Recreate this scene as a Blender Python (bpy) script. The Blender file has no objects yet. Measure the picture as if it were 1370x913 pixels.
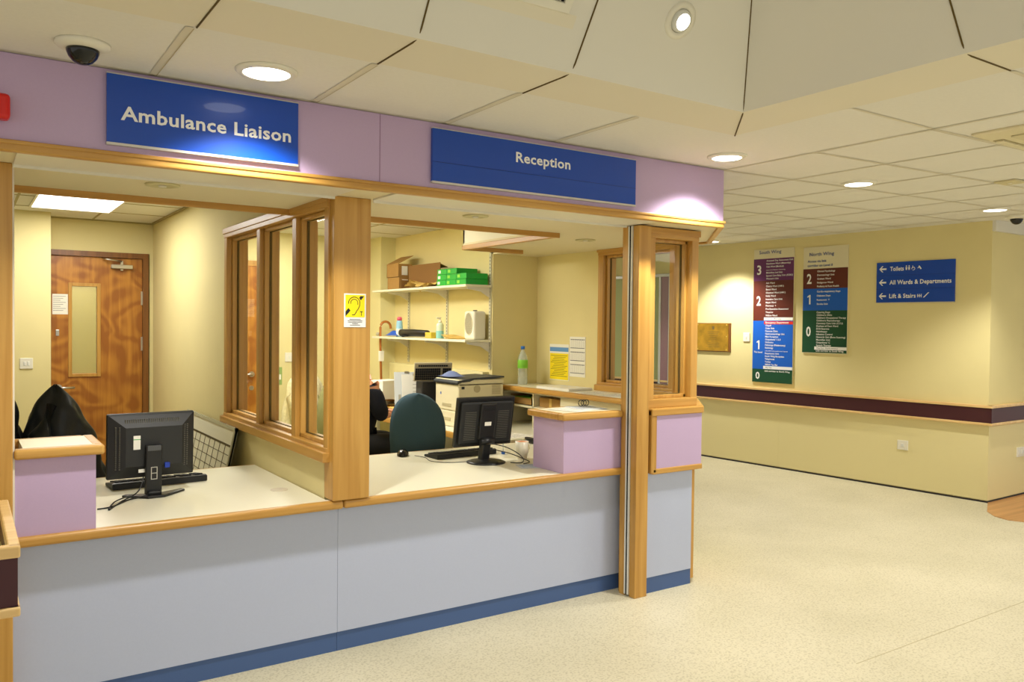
import bpy, bmesh, math, random
from mathutils import Vector, Matrix, Euler
random.seed(7)
S = bpy.context.scene
COL = S.collection
PI = math.pi
def R(d): return math.radians(d)
def lin(r, g, b):
    f = lambda c: (c/255/12.92) if c/255 <= .04045 else ((c/255+.055)/1.055)**2.4
    return (f(r), f(g), f(b), 1.0)

# ------------------------------------------------------------------ camera
F_PX, YAW, PITCH, ROLL = 1098.48, 0.590930, -0.019643, 0.0101955
CAM = Vector((-3.63, -3.25, 1.55))
fw = Vector((math.sin(YAW)*math.cos(PITCH), math.cos(YAW)*math.cos(PITCH), math.sin(PITCH)))
rt = Vector((math.cos(YAW), -math.sin(YAW), 0)); up = rt.cross(fw)
r2 = rt*math.cos(ROLL)+up*math.sin(ROLL); u2 = -rt*math.sin(ROLL)+up*math.cos(ROLL)
cd = bpy.data.cameras.new('camera'); cam = bpy.data.objects.new('camera', cd); COL.objects.link(cam)
cam.matrix_world = Matrix(((r2.x, u2.x, -fw.x, CAM.x), (r2.y, u2.y, -fw.y, CAM.y), (r2.z, u2.z, -fw.z, CAM.z), (0, 0, 0, 1)))
cd.sensor_width = 36; cd.lens = 36*F_PX/1370; cd.clip_start = .05
S.camera = cam

# ------------------------------------------------------------------ world, exposure
S.view_settings.view_transform = 'Standard'; S.view_settings.look = 'None'
S.view_settings.exposure = 0.38; S.view_settings.gamma = 1.0; S.view_settings.use_curve_mapping = False
w = bpy.data.worlds.new('world'); S.world = w; w.use_nodes = True
w.node_tree.nodes['Background'].inputs[0].default_value = lin(255, 252, 244)
w.node_tree.nodes['Background'].inputs[1].default_value = 0.68
SPOT_W, PANEL_W = 80.0, 36.0
WARM = (1.0, .965, .90)

def area(name, loc, sx, sy, power, col=WARM, rot=(0, 0, 0)):
    l = bpy.data.lights.new(name, 'AREA'); l.shape = 'RECTANGLE'; l.size = sx; l.size_y = sy; l.energy = power; l.color = col
    o = bpy.data.objects.new(name, l); o.location = loc; o.rotation_euler = rot; COL.objects.link(o); return o
# unseen fill lamps added as hall ceiling fittings, mostly behind the viewer
area('hall_fill_light', (-3.0, -5.4, 2.40), 1.2, 1.2, 45)
area('hall_fill_light', (0.6, -4.6, 2.40), 1.2, 1.2, 45)
area('hall_fill_light', (3.6, -3.4, 2.40), 1.2, 1.2, 40)
area('hall_fill_light', (2.2, 6.5, 2.40), .6, .6, 18)

# ------------------------------------------------------------------ materials
MATS = {}
def mat(name, col, rough=.5, metal=0, noise=0, nscale=40, bump=0, bscale=200, emit=0, spec=.5, coat=0, trans=0, ior=1.45, alpha=1):
    m = bpy.data.materials.new(name); m.use_nodes = True; nt = m.node_tree; b = nt.nodes['Principled BSDF']
    b.inputs['Roughness'].default_value = rough; b.inputs['Metallic'].default_value = metal
    b.inputs['Base Color'].default_value = col; b.inputs['Specular IOR Level'].default_value = spec
    b.inputs['Coat Weight'].default_value = coat; b.inputs['Transmission Weight'].default_value = trans; b.inputs['IOR'].default_value = ior
    b.inputs['Alpha'].default_value = alpha
    tc = nt.nodes.new('ShaderNodeTexCoord')
    if noise:
        n = nt.nodes.new('ShaderNodeTexNoise'); n.inputs['Scale'].default_value = nscale; n.inputs['Detail'].default_value = 3
        nt.links.new(tc.outputs['Object'], n.inputs['Vector'])
        cr = nt.nodes.new('ShaderNodeValToRGB')
        cr.color_ramp.elements[0].position = .3; cr.color_ramp.elements[1].position = .7
        cr.color_ramp.elements[0].color = tuple(c*(1-noise) for c in col[:3])+(1,)
        cr.color_ramp.elements[1].color = tuple(min(1, c*(1+noise)) for c in col[:3])+(1,)
        nt.links.new(n.outputs['Fac'], cr.inputs['Fac']); nt.links.new(cr.outputs['Color'], b.inputs['Base Color'])
    if bump:
        n = nt.nodes.new('ShaderNodeTexNoise'); n.inputs['Scale'].default_value = bscale
        nt.links.new(tc.outputs['Object'], n.inputs['Vector'])
        bp = nt.nodes.new('ShaderNodeBump'); bp.inputs['Strength'].default_value = bump; bp.inputs['Distance'].default_value = .002
        nt.links.new(n.outputs['Fac'], bp.inputs['Height']); nt.links.new(bp.outputs['Normal'], b.inputs['Normal'])
    if emit:
        b.inputs['Emission Color'].default_value = (1, .97, .92, 1); b.inputs['Emission Strength'].default_value = emit
    MATS[name] = m; return m
def wood(name, c1, c2, axis='z', rough=.38, figure=False, scale=1.0):
    m = bpy.data.materials.new(name); m.use_nodes = True; nt = m.node_tree; b = nt.nodes['Principled BSDF']; b.inputs['Roughness'].default_value = rough
    b.inputs['Coat Weight'].default_value = .04; b.inputs['Coat Roughness'].default_value = .4
    tc = nt.nodes.new('ShaderNodeTexCoord'); mp = nt.nodes.new('ShaderNodeMapping')
    sc = {'x': (1.2, 26, 26), 'y': (26, 1.2, 26), 'z': (26, 26, 1.2)}[axis]
    mp.inputs['Scale'].default_value = tuple(s*scale for s in sc)
    nt.links.new(tc.outputs['Object'], mp.inputs['Vector'])
    n = nt.nodes.new('ShaderNodeTexNoise'); n.inputs['Scale'].default_value = 1.0; n.inputs['Detail'].default_value = 6; n.inputs['Distortion'].default_value = .6
    nt.links.new(mp.outputs['Vector'], n.inputs['Vector'])
    cr = nt.nodes.new('ShaderNodeValToRGB'); cr.color_ramp.elements[0].position = .34; cr.color_ramp.elements[1].position = .68
    cr.color_ramp.elements[0].color = c1; cr.color_ramp.elements[1].color = c2
    if figure:   # flame figure of crown-cut veneer
        mp2 = nt.nodes.new('ShaderNodeMapping'); mp2.inputs['Scale'].default_value = (2.6, 2.6, 3.0)
        nt.links.new(tc.outputs['Object'], mp2.inputs['Vector'])
        wv = nt.nodes.new('ShaderNodeTexNoise'); wv.inputs['Scale'].default_value = 1.0; wv.inputs['Detail'].default_value = 1.2; wv.inputs['Distortion'].default_value = .4
        nt.links.new(mp2.outputs['Vector'], wv.inputs['Vector'])
        mu = nt.nodes.new('ShaderNodeMath'); mu.operation = 'MULTIPLY'; mu.inputs[1].default_value = 44; nt.links.new(wv.outputs['Fac'], mu.inputs[0])
        sn = nt.nodes.new('ShaderNodeMath'); sn.operation = 'SINE'; nt.links.new(mu.outputs[0], sn.inputs[0])
        ma = nt.nodes.new('ShaderNodeMath'); ma.operation = 'MULTIPLY_ADD'; ma.inputs[1].default_value = .13; nt.links.new(sn.outputs[0], ma.inputs[0])
        nt.links.new(n.outputs['Fac'], ma.inputs[2]); nt.links.new(ma.outputs[0], cr.inputs['Fac'])
    else:
        nt.links.new(n.outputs['Fac'], cr.inputs['Fac'])
    nt.links.new(cr.outputs['Color'], b.inputs['Base Color'])
    MATS[name] = m; return m
W1, W2 = lin(178, 130, 54), lin(200, 154, 76)
wz = wood('wood_z', W1, W2, 'z'); wx = wood('wood_x', W1, W2, 'x'); wy = wood('wood_y', W1, W2, 'y')
wpale = wood('wood_pale_x', lin(214, 176, 112), lin(232, 198, 138), 'x'); wpaley = wood('wood_pale_y', lin(214, 176, 112), lin(232, 198, 138), 'y')
wdoor = wood('door_veneer', lin(150, 90, 26), lin(190, 130, 46), 'z', figure=True, scale=.8)
wdark = wood('door_frame_wood', lin(108, 66, 24), lin(134, 86, 32), 'z')
wfloor = wood('wood_floor', lin(176, 122, 66), lin(206, 152, 92), 'x', rough=.3)
cream = mat('cream_wall', lin(222, 209, 152), .75, noise=.02, nscale=3, bump=.15)
creamlow = mat('cream_dado', lin(226, 214, 160), .5)
ceil = mat('ceiling_tile', lin(226, 223, 212), .9, noise=.015, nscale=60, bump=.2, bscale=400)
plaster = mat('coffer_plaster', lin(222, 219, 208), .85)
plasterband = mat('coffer_band', lin(225, 218, 197), .85)
tbar = mat('tile_grid', lin(214, 207, 186), .7)
gap = mat('dark_gap', lin(96, 78, 36), .9)
white = mat('white_plastic', lin(226, 222, 206), .4)
soffw = mat('soffit_white', lin(226, 216, 180), .7)
metw = mat('white_metal', lin(220, 220, 212), .3)
lilac = mat('lilac_laminate', lin(188, 164, 198), .42, noise=.015, nscale=120)
greyp = mat('grey_blue_laminate', lin(178, 186, 210), .42, noise=.015, nscale=140)
blueplinth = mat('blue_plinth', lin(66, 92, 140), .45)
worktop = mat('cream_laminate', lin(232, 228, 204), .32, noise=.015, nscale=200)
signblue = mat('sign_blue', lin(4, 68, 172), .3, coat=.3)
signline = mat('sign_seam', lin(6, 38, 100), .5)
signwhite = mat('sign_white', lin(236, 236, 232), .4)
silver = mat('silver_edge', lin(200, 196, 186), .35, metal=.4)
chrome = mat('satin_steel', lin(196, 192, 182), .28, metal=.9)
black = mat('black_plastic', lin(24, 25, 26), .38)
blackm = mat('black_matt', lin(14, 14, 15), .8)
darkgrey = mat('dark_grey', lin(56, 56, 56), .6)
maroon = mat('maroon_bumper', lin(66, 26, 34), .45)
brassm = mat('brass', lin(196, 150, 50), .22, metal=.85, noise=.25, nscale=9)
gold = mat('brass_screw', lin(240, 210, 110), .2, metal=.9)
def glassmat():
    m = bpy.data.materials.new('clear_glass'); m.use_nodes = True; nt = m.node_tree; nt.nodes.remove(nt.nodes['Principled BSDF'])
    t = nt.nodes.new('ShaderNodeBsdfTransparent'); g = nt.nodes.new('ShaderNodeBsdfGlossy'); g.inputs['Roughness'].default_value = .02
    fr = nt.nodes.new('ShaderNodeFresnel'); fr.inputs['IOR'].default_value = 1.2; mx = nt.nodes.new('ShaderNodeMixShader')
    t.inputs[0].default_value = (.97, .985, .97, 1)
    ge = nt.nodes.new('ShaderNodeNewGeometry'); su = nt.nodes.new('ShaderNodeMath'); su.operation = 'SUBTRACT'; su.inputs[0].default_value = 1; nt.links.new(ge.outputs['Backfacing'], su.inputs[1])
    mu = nt.nodes.new('ShaderNodeMath'); mu.operation = 'MULTIPLY'; nt.links.new(fr.outputs[0], mu.inputs[0]); nt.links.new(su.outputs[0], mu.inputs[1]); nt.links.new(mu.outputs[0], mx.inputs[0]); nt.links.new(t.outputs[0], mx.inputs[1]); nt.links.new(g.outputs[0], mx.inputs[2]); nt.links.new(mx.outputs[0], nt.nodes['Material Output'].inputs[0]); return m
glass = glassmat()
skirt = mat('skirting_dark', lin(38, 34, 40), .5)
red = mat('red_plastic', lin(206, 28, 20), .35)
tealc = mat('teal_fabric', lin(58, 84, 98), .95, bump=.4, bscale=700)
coatm = mat('black_cloth', lin(22, 28, 34), .42, bump=1.0, bscale=28)
navy = mat('navy_cloth', lin(12, 14, 26), .9, bump=.5, bscale=90)
paper = mat('paper', lin(236, 234, 222), .7)
paperb = mat('paper_bluish', lin(206, 212, 216), .7)
ink = mat('ink', lin(90, 90, 96), .7)
yellow = mat('yellow_print', lin(244, 220, 20), .6)
pblue = mat('blue_print', lin(96, 146, 200), .6)
card = mat('cardboard', lin(160, 122, 64), .8, noise=.05, nscale=20)
cardin = mat('cardboard_inside', lin(128, 92, 46), .85)
green = mat('green_box', lin(22, 164, 52), .4)
greenl = mat('green_label', lin(132, 206, 62), .5)
beige = mat('beige_plastic', lin(220, 212, 178), .5)
beiged = mat('beige_dark_plastic', lin(180, 170, 134), .5)
skin = mat('skin', lin(224, 160, 120), .5)
hairm = mat('brown_hair', lin(70, 46, 28), .7)
pink = mat('pink_cloth', lin(226, 168, 152), .9)
fleece = mat('cream_fleece', lin(218, 208, 168), .95, noise=.12, nscale=40, bump=1, bscale=60)
olive = mat('grey_green_fabric', lin(132, 132, 86), .9)
pbag = mat('yellow_paper_bag', lin(214, 180, 98), .8, noise=.1, nscale=14)
petb = mat('clear_plastic_bottle', lin(216, 226, 222), .08, alpha=.35)
aqua = mat('aqua_gel', lin(138, 200, 194), .15)
cyan = mat('pale_blue_plastic', lin(146, 196, 222), .35)
pinkcap = mat('pink_plastic', lin(224, 96, 120), .35)
bluecap = mat('blue_plastic', lin(50, 110, 200), .35)
orange = mat('orange_glaze', lin(226, 120, 36), .3)
darkglass = mat('smoked_dome', lin(22, 24, 26), .06)
amber = mat('walking_stick_wood', lin(174, 106, 44), .4)
grilled = mat('grille_dark', lin(88, 86, 76), .8)
emd = mat('lamp_diffuser', (1, 1, 1, 1), .5, emit=3.2)
emp = mat('panel_diffuser', (1, 1, 1, 1), .5, emit=2.4)
purple = mat('sign_purple', lin(98, 38, 92), .4); brown = mat('sign_brown', lin(94, 38, 22), .4)
dblue = mat('sign_mid_blue', lin(16, 90, 190), .4); dgreen = mat('sign_green', lin(16, 72, 44), .4)
signred = mat('sign_red', lin(216, 44, 30), .4); textblue = mat('sign_text_blue', lin(60, 84, 150), .5)
mauve = mat('mauve_strip', lin(146, 106, 114), .3)
boardgreen = mat('board_felt', lin(172, 178, 128), .7)

def floormat():
    m = bpy.data.materials.new('speckled_vinyl'); m.use_nodes = True; nt = m.node_tree; b = nt.nodes['Principled BSDF']; b.inputs['Roughness'].default_value = .42
    tc = nt.nodes.new('ShaderNodeTexCoord'); v = nt.nodes.new('ShaderNodeTexNoise'); v.inputs['Scale'].default_value = 95; v.inputs['Detail'].default_value = 4
    nt.links.new(tc.outputs['Object'], v.inputs['Vector'])
    cr = nt.nodes.new('ShaderNodeValToRGB'); e = cr.color_ramp.elements; e[0].position = .36; e[0].color = lin(188, 180, 152); e[1].position = .5; e[1].color = lin(212, 205, 178)
    nt.links.new(v.outputs['Fac'], cr.inputs['Fac'])
    n2 = nt.nodes.new('ShaderNodeTexNoise'); n2.inputs['Scale'].default_value = 1.6; n2.inputs['Detail'].default_value = 3; nt.links.new(tc.outputs['Object'], n2.inputs['Vector'])
    cr2 = nt.nodes.new('ShaderNodeValToRGB'); cr2.color_ramp.elements[0].color = (.9, .9, .88, 1); cr2.color_ramp.elements[0].position = .35; cr2.color_ramp.elements[1].position = .65
    nt.links.new(n2.outputs['Fac'], cr2.inputs['Fac'])
    mx = nt.nodes.new('ShaderNodeMixRGB'); mx.blend_type = 'MULTIPLY'; mx.inputs['Fac'].default_value = 1
    nt.links.new(cr.outputs['Color'], mx.inputs['Color1']); nt.links.new(cr2.outputs['Color'], mx.inputs['Color2'])
    nt.links.new(mx.outputs['Color'], b.inputs['Base Color']); return m
vinyl = floormat()

# ------------------------------------------------------------------ mesh helpers
WM = {}
class MB:
    def __init__(s): s.bm = bmesh.new(); s.mats = []
    def _mi(s, m):
        if m is None: return 0
        if m not in s.mats: s.mats.append(m)
        return s.mats.index(m)
    def box(s, x0, x1, y0, y1, z0, z1, bev=0, M=None, m=None, seg=2):
        b = bmesh.new()
        bmesh.ops.create_cube(b, size=1, matrix=Matrix.Translation(((x0+x1)/2, (y0+y1)/2, (z0+z1)/2)) @ Matrix.Diagonal((abs(x1-x0), abs(y1-y0), abs(z1-z0), 1)))
        if bev: bmesh.ops.bevel(b, geom=b.edges[:], offset=bev, segments=seg, affect='EDGES', profile=.5)
        return s._join(b, M, m)
    def _join(s, b, M=None, m=None, smooth=False):
        if M is not None: b.transform(M)
        mi = s._mi(m)
        vs = {v: s.bm.verts.new(v.co) for v in b.verts}
        for f in b.faces:
            try:
                g = s.bm.faces.new([vs[v] for v in f.verts]); g.material_index = mi; g.smooth = smooth or f.smooth
            except ValueError: pass
        b.free(); return s
    def cyl(s, c, r, h, seg=24, r2=None, M=None, m=None, axis='z', smooth=True):
        b = bmesh.new(); bmesh.ops.create_cone(b, cap_ends=True, segments=seg, radius1=r, radius2=r if r2 is None else r2, depth=h)
        rot = {'z': Matrix(), 'x': Matrix.Rotation(PI/2, 4, 'Y'), 'y': Matrix.Rotation(-PI/2, 4, 'X')}[axis]
        b.transform(Matrix.Translation(c) @ rot)
        for f in b.faces: f.smooth = smooth and len(f.verts) == 4
        return s._join(b, M, m)
    def sphere(s, c, r, sc=(1, 1, 1), M=None, m=None, seg=20):
        b = bmesh.new(); bmesh.ops.create_uvsphere(b, u_segments=seg, v_segments=seg//2, radius=r)
        b.transform(Matrix.Translation(c) @ Matrix.Diagonal((*sc, 1)))
        return s._join(b, M, m, True)
    def lathe(s, prof, c=(0, 0, 0), seg=28, M=None, m=None, caps=True):
        b = bmesh.new(); rings = []
        for r, z in prof: rings.append([b.verts.new((c[0]+r*math.cos(2*PI*i/seg), c[1]+r*math.sin(2*PI*i/seg), c[2]+z)) for i in range(seg)])
        for a, d in zip(rings, rings[1:]):
            for i in range(seg):
                f = b.faces.new((a[i], a[(i+1) % seg], d[(i+1) % seg], d[i])); f.smooth = True
        if caps and prof[0][0] > 1e-5: b.faces.new(rings[0][::-1])
        if caps and prof[-1][0] > 1e-5: b.faces.new(rings[-1])
        return s._join(b, M, m)
    def tube(s, pts, r, seg=8, M=None, m=None, closed=False):
        P = [Vector(p) for p in pts]; b = bmesh.new(); rings = []; n = len(P)
        rr = r if isinstance(r, (list, tuple)) else [r]*n
        up = Vector((0, 0, 1))
        for i, p in enumerate(P):
            a = P[(i-1) % n] if (i or closed) else P[0]; c = P[(i+1) % n] if (i < n-1 or closed) else P[-1]
            t = (c-a).normalized(); u = up if abs(t.dot(up)) < .95 else Vector((1, 0, 0))
            e1 = t.cross(u).normalized(); e2 = t.cross(e1)
            rings.append([b.verts.new(p+e1*rr[i]*math.cos(2*PI*k/seg)+e2*rr[i]*math.sin(2*PI*k/seg)) for k in range(seg)])
        for i in range(n if closed else n-1):
            a, d = rings[i], rings[(i+1) % n]
            for k in range(seg):
                f = b.faces.new((a[k], a[(k+1) % seg], d[(k+1) % seg], d[k])); f.smooth = True
        if not closed: b.faces.new(rings[0][::-1]); b.faces.new(rings[-1])
        return s._join(b, M, m)
    def prism(s, poly, z0, z1, M=None, m=None, bev=0):
        b = bmesh.new(); lo = [b.verts.new((x, y, z0)) for x, y in poly]; hi = [b.verts.new((x, y, z1)) for x, y in poly]; n = len(poly)
        b.faces.new(lo[::-1]); b.faces.new(hi)
        for i in range(n): b.faces.new((lo[i], lo[(i+1) % n], hi[(i+1) % n], hi[i]))
        bmesh.ops.recalc_face_normals(b, faces=b.faces[:])
        if bev: bmesh.ops.bevel(b, geom=b.edges[:], offset=bev, segments=2, affect='EDGES', profile=.5)
        return s._join(b, M, m)
    def quad(s, pts, m=None, smooth=False):
        f = s.bm.faces.new([s.bm.verts.new(p) for p in pts]); f.material_index = s._mi(m); f.smooth = smooth; return s
    def grid(s, fn, nu, nv, m=None, thick=0, smooth=True):
        V = [[s.bm.verts.new(fn(i/nu, j/nv)) for j in range(nv+1)] for i in range(nu+1)]; mi = s._mi(m)
        for i in range(nu):
            for j in range(nv):
                f = s.bm.faces.new((V[i][j], V[i+1][j], V[i+1][j+1], V[i][j+1])); f.smooth = smooth; f.material_index = mi
        return s
    def build(s, name, m=None, parent=None, M=None):
        if M is not None: s.bm.transform(M)
        if m is not None and not s.mats: s.mats = [m]
        bmesh.ops.recalc_face_normals(s.bm, faces=s.bm.faces[:])
        if parent is not None and parent in WM: s.bm.transform(WM[parent].inverted())
        off = Vector((0, 0, 0))
        if parent is None and s.bm.verts:
            xs = [v.co for v in s.bm.verts]
            off = Vector(((min(v.x for v in xs)+max(v.x for v in xs))/2, (min(v.y for v in xs)+max(v.y for v in xs))/2, min(v.z for v in xs)))
            s.bm.transform(Matrix.Translation(-off))
        me = bpy.data.meshes.new(name); s.bm.to_mesh(me); s.bm.free()
        for k in s.mats: me.materials.append(k)
        o = bpy.data.objects.new(name, me); COL.objects.link(o)
        if parent is not None: o.parent = parent; WM[o] = WM[parent].copy()
        else: o.location = off; WM[o] = Matrix.Translation(off)
        return o
def tag(o, label, cat, group=None, kind=None):
    if label: o['label'] = label
    if cat: o['category'] = cat
    if group: o['group'] = group
    if kind: o['kind'] = kind
    return o
def struct(name, mb, m, label=None, cat=None, parent=None):
    o = mb.build(name, m, parent)
    if parent is None: o['kind'] = 'structure'; tag(o, label, cat)
    return o
def thing(name, loc, label, cat, group=None, rz=0):
    o = bpy.data.objects.new(name, None); COL.objects.link(o); o.location = loc; o.rotation_euler = (0, 0, rz); o.empty_display_size = .1
    WM[o] = Matrix.Translation(loc) @ Matrix.Rotation(rz, 4, 'Z'); return tag(o, label, cat, group)
def copy_tree(o, loc, label=None, group=None, rz=None):
    c = o.copy(); COL.objects.link(c); c.location = loc
    if rz is not None: c.rotation_euler = (0, 0, rz)
    if label: c['label'] = label
    if group: c['group'] = group
    for ch in list(o.children):
        d = ch.copy(); COL.objects.link(d); d.parent = c
        for g in list(ch.children):
            e = g.copy(); COL.objects.link(e); e.parent = d
    return c
def bx(*a, bev=0): return MB().box(*a, bev=bev)

# text laid on a plane: origin at left end of the baseline, right/up unit vectors
_capH = [None]
def tmesh(s, bold):
    cu = bpy.data.curves.new('t', 'FONT'); cu.body = s; cu.size = 1; cu.resolution_u = 2; cu.offset = .022 if bold else .006; cu.space_character = 1.04 if bold else 1
    o = bpy.data.objects.new('t', cu); COL.objects.link(o); dg = bpy.context.evaluated_depsgraph_get()
    me = bpy.data.meshes.new_from_object(o.evaluated_get(dg)); bpy.data.objects.remove(o); bpy.data.curves.remove(cu); return me
def text(mb, s, org, right, upv, cap, width=None, bold=True, m=None, maxw=None):
    if _capH[0] is None:
        me = tmesh('H', False); _capH[0] = max(v.co.y for v in me.vertices); bpy.data.meshes.remove(me)
    me = tmesh(s, bold)
    if not me.vertices: return
    xs = [v.co.x for v in me.vertices]; x0, x1 = min(xs), max(xs); k = cap/_capH[0]; kx = k if width is None else width/(x1-x0)
    if maxw and (x1-x0)*kx > maxw: kx = maxw/(x1-x0)
    right = Vector(right); upv = Vector(upv); org = Vector(org); mi = mb._mi(m)
    vs = [mb.bm.verts.new(org+right*((v.co.x-x0)*kx)+upv*(v.co.y*k)) for v in me.vertices]
    for p in me.polygons:
        try: f = mb.bm.faces.new([vs[i] for i in p.vertices]); f.material_index = mi
        except ValueError: pass
    bpy.data.meshes.remove(me)

ZC = 2.45
def zc(x): return ZC+.0185*max(0, x)

# ================================================================== SETTING
struct('floor', bx(-8, 10, -8, 12, -.05, 0), vinyl)
# wood floor patch beyond the corner
mb = MB(); mb.prism([(4.0, .45), (3.62, .27), (3.49, .15), (3.44, .02), (3.50, -.12), (3.70, -.22), (6.5, -.22), (6.5, .48)], .0, .004)
struct('trim_1', mb, wfloor)
# faint weld seams in the vinyl
mb = MB()
for y in (-1.02, -2.9): mb.box(-.2, 6, y-.002, y+.002, .0, .0006)
struct('trim_2', mb, mat('weld_seam', lin(176, 166, 130), .5))

# hall ceiling (flat) around the coffer; slope of the coffer; joints
CX1, CY1 = -.91, -.915
mb = MB()
def cq(x0, x1, y0, y1): mb.quad([(x0, y0, zc(x0)), (x1, y0, zc(x1)), (x1, y1, zc(x1)), (x0, y1, zc(x0))])
cq(-8, 0, -.61, 0.08); cq(0, 10, -8, 12); cq(-.61, 0, -8, -.61); cq(-8, -5.5, -8, -.61)
struct('ceiling', mb, ceil)
mb = MB()
mb.quad([(-5.5, -.61, ZC), (-.61, -.61, ZC), (CX1, CY1, ZC), (-5.2, CY1, ZC)], m=plasterband)
mb.quad([(-.61, -.61, ZC), (-.61, -8, ZC), (CX1, -8, ZC), (CX1, CY1, ZC)], m=plasterband)
H = 1.0; k = .66*H
mb.quad([(-5.2, CY1, ZC), (CX1, CY1, ZC), (CX1-k, CY1-k, ZC+H), (-5.2, CY1-k, ZC+H)], m=plaster)
mb.quad([(CX1, CY1, ZC), (CX1, -8, ZC), (CX1-k, -8, ZC+H), (CX1-k, CY1-k, ZC+H)], m=plaster)
mb.quad([(-5.2, CY1-k, ZC+H), (CX1-k, CY1-k, ZC+H), (CX1-k, -8, ZC+H), (-5.2, -8, ZC+H)], m=plaster)
mb.quad([(-5.2, CY1, ZC), (-5.2, -8, ZC), (-5.2, -8, ZC+H), (-5.2, CY1, ZC+H)], m=plaster)
mb.quad([(-5.5, -.61, ZC), (-5.5, -8, ZC), (-5.2, -8, ZC), (-5.2, CY1, ZC)], m=plasterband)
struct('trim_3', mb, None)
# dark open joints over the coffer
mb = MB(); g = .005
for x in (-3.03, -2.43, -1.82):
    mb.tube([(x, -.61, ZC-.001), (x, CY1+.04, ZC-.001), (x, CY1+.005, ZC+.004), (x, CY1-.02, ZC+.028), (x, CY1-k, ZC+H)], .0032, 6)
mb.tube([(-.61, -.61, ZC-.001), (CX1+.03, CY1+.03, ZC-.001), (CX1, CY1, ZC+.004), (CX1-.02, CY1-.02, ZC+.03), (CX1-k, CY1-k, ZC+H)], .0032, 6)
for y in (-1.83, -2.74): mb.tube([(-.61, y, ZC-.001), (CX1+.04, y, ZC-.001), (CX1+.005, y, ZC+.004), (CX1-.02, y, ZC+.028), (CX1-k, y, ZC+H)], .0032, 6)
struct('trim_4', mb, gap)
# tile grid
mb = MB()
def bar(xa, xb, ya, yb, w=.011):
    if xa == xb: mb.quad([(xa-w, ya, zc(xa)-.002), (xa+w, ya, zc(xa)-.002), (xa+w, yb, zc(xa)-.002), (xa-w, yb, zc(xa)-.002)])
    else: mb.quad([(xa, ya-w, zc(xa)-.002), (xb, ya-w, zc(xb)-.002), (xb, ya+w, zc(xb)-.002), (xa, ya+w, zc(xa)-.002)])
for i in range(-7, -1): bar(-.61*i*-1, -.61*i*-1, -.605, 0, .012)
for i in range(0, 7): bar(.615*i, .615*i, -6, 8, .009)
for j in range(-9, 14):
    y = .61*j
    bar(0.0, 4.2, y, y, .009)
    if y < -.7: bar(-.6, 0, y, y, .009)
bar(-5.5, 0, -.012, -.012, .006)
struct('trim_5', mb, tbar)
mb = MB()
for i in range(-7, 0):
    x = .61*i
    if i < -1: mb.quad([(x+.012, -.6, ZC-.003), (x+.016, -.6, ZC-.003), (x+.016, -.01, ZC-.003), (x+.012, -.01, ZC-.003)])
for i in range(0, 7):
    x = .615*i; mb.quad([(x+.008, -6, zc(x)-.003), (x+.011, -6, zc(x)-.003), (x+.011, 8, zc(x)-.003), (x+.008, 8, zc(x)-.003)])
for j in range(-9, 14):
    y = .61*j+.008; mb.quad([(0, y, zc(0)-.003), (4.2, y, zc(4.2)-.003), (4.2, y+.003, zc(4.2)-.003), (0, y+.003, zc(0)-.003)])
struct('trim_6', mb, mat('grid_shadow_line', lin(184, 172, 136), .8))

# fascia over the counters
mb = MB(); mb.prism([(-5.2, 0), (0, 0), (.62, .66), (.62, 2.6), (.55, 2.6), (.55, .70), (-.03, .07), (-5.2, .07)], 2.15, zc(0)-.003)
FAS = struct('wall_front', mb, lilac)
mb = MB(); mb.box(-2.142, -2.139, -.001, .001, 2.15, 2.445); mb.build('joint', mat('lilac_joint', lin(140, 110, 140), .6), FAS)
mb = MB()
mb.box(-5.2, .0, -.006, .03, 2.118, 2.152, .006)
M45 = Matrix.Translation((0, 0, 0)) @ Matrix.Rotation(math.atan2(.66, .62), 4, 'Z')
L45 = math.hypot(.62, .66)
mb.box(0, L45, -.006, .03, 2.118, 2.152, .006, M=M45); mb.box(.586, .626, .66, 2.6, 2.118, 2.152, .006)
struct('trim_7', mb, wx)
mb = MB(); mb.box(-5.2, .01, -.012, .0, 2.142, 2.156, .003)
struct('trim_8', mb, wx)
# white soffit over the counters with its step and the timber edges
mb = MB(); mb.prism([(-5.2, .02), (-.02, .02), (.58, .66), (.58, 2.5), (.0, 2.5), (.0, 2.02), (-.54, 2.02), (-.54, .90), (-5.2, .90)], 2.13, 2.15)
SOF = struct('trim_9', mb, soffw)
mb = MB(); mb.box(-5.2, -.52, .88, .90, 2.15, 2.42); mb.box(-.54, -.52, .90, 2.02, 2.15, 2.42); mb.box(-.54, .2, 2.0, 2.02, 2.15, 2.42)
mb.build('upstand', mat('upstand_white', lin(236, 232, 210), .6), SOF)
mb = MB(); mb.box(-5.2, -.50, .885, .905, 2.10, 2.135, .003); mb.build('timber_edge', wx, SOF)
mb = MB(); mb.box(-.545, -.515, .905, 2.03, 2.10, 2.135, .003); mb.build('timber_edge', wy, SOF)
mb = MB(); mb.box(-.545, -.01, 2.0, 2.03, 2.10, 2.135, .003); mb.build('timber_edge', wx, SOF)
# shutter box lip behind the fascia edge
mb = MB(); mb.box(-3.47, -2.225, .03, .30, 2.122, 2.13, .002); mb.box(-2.036, -.47, .03, .30, 2.122, 2.13, .002); mb.box(-3.47, -2.225, .292, .302, 2.112, 2.13); mb.box(-2.036, -.47, .292, .302, 2.112, 2.13)
struct('trim_10', mb, white)

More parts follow.
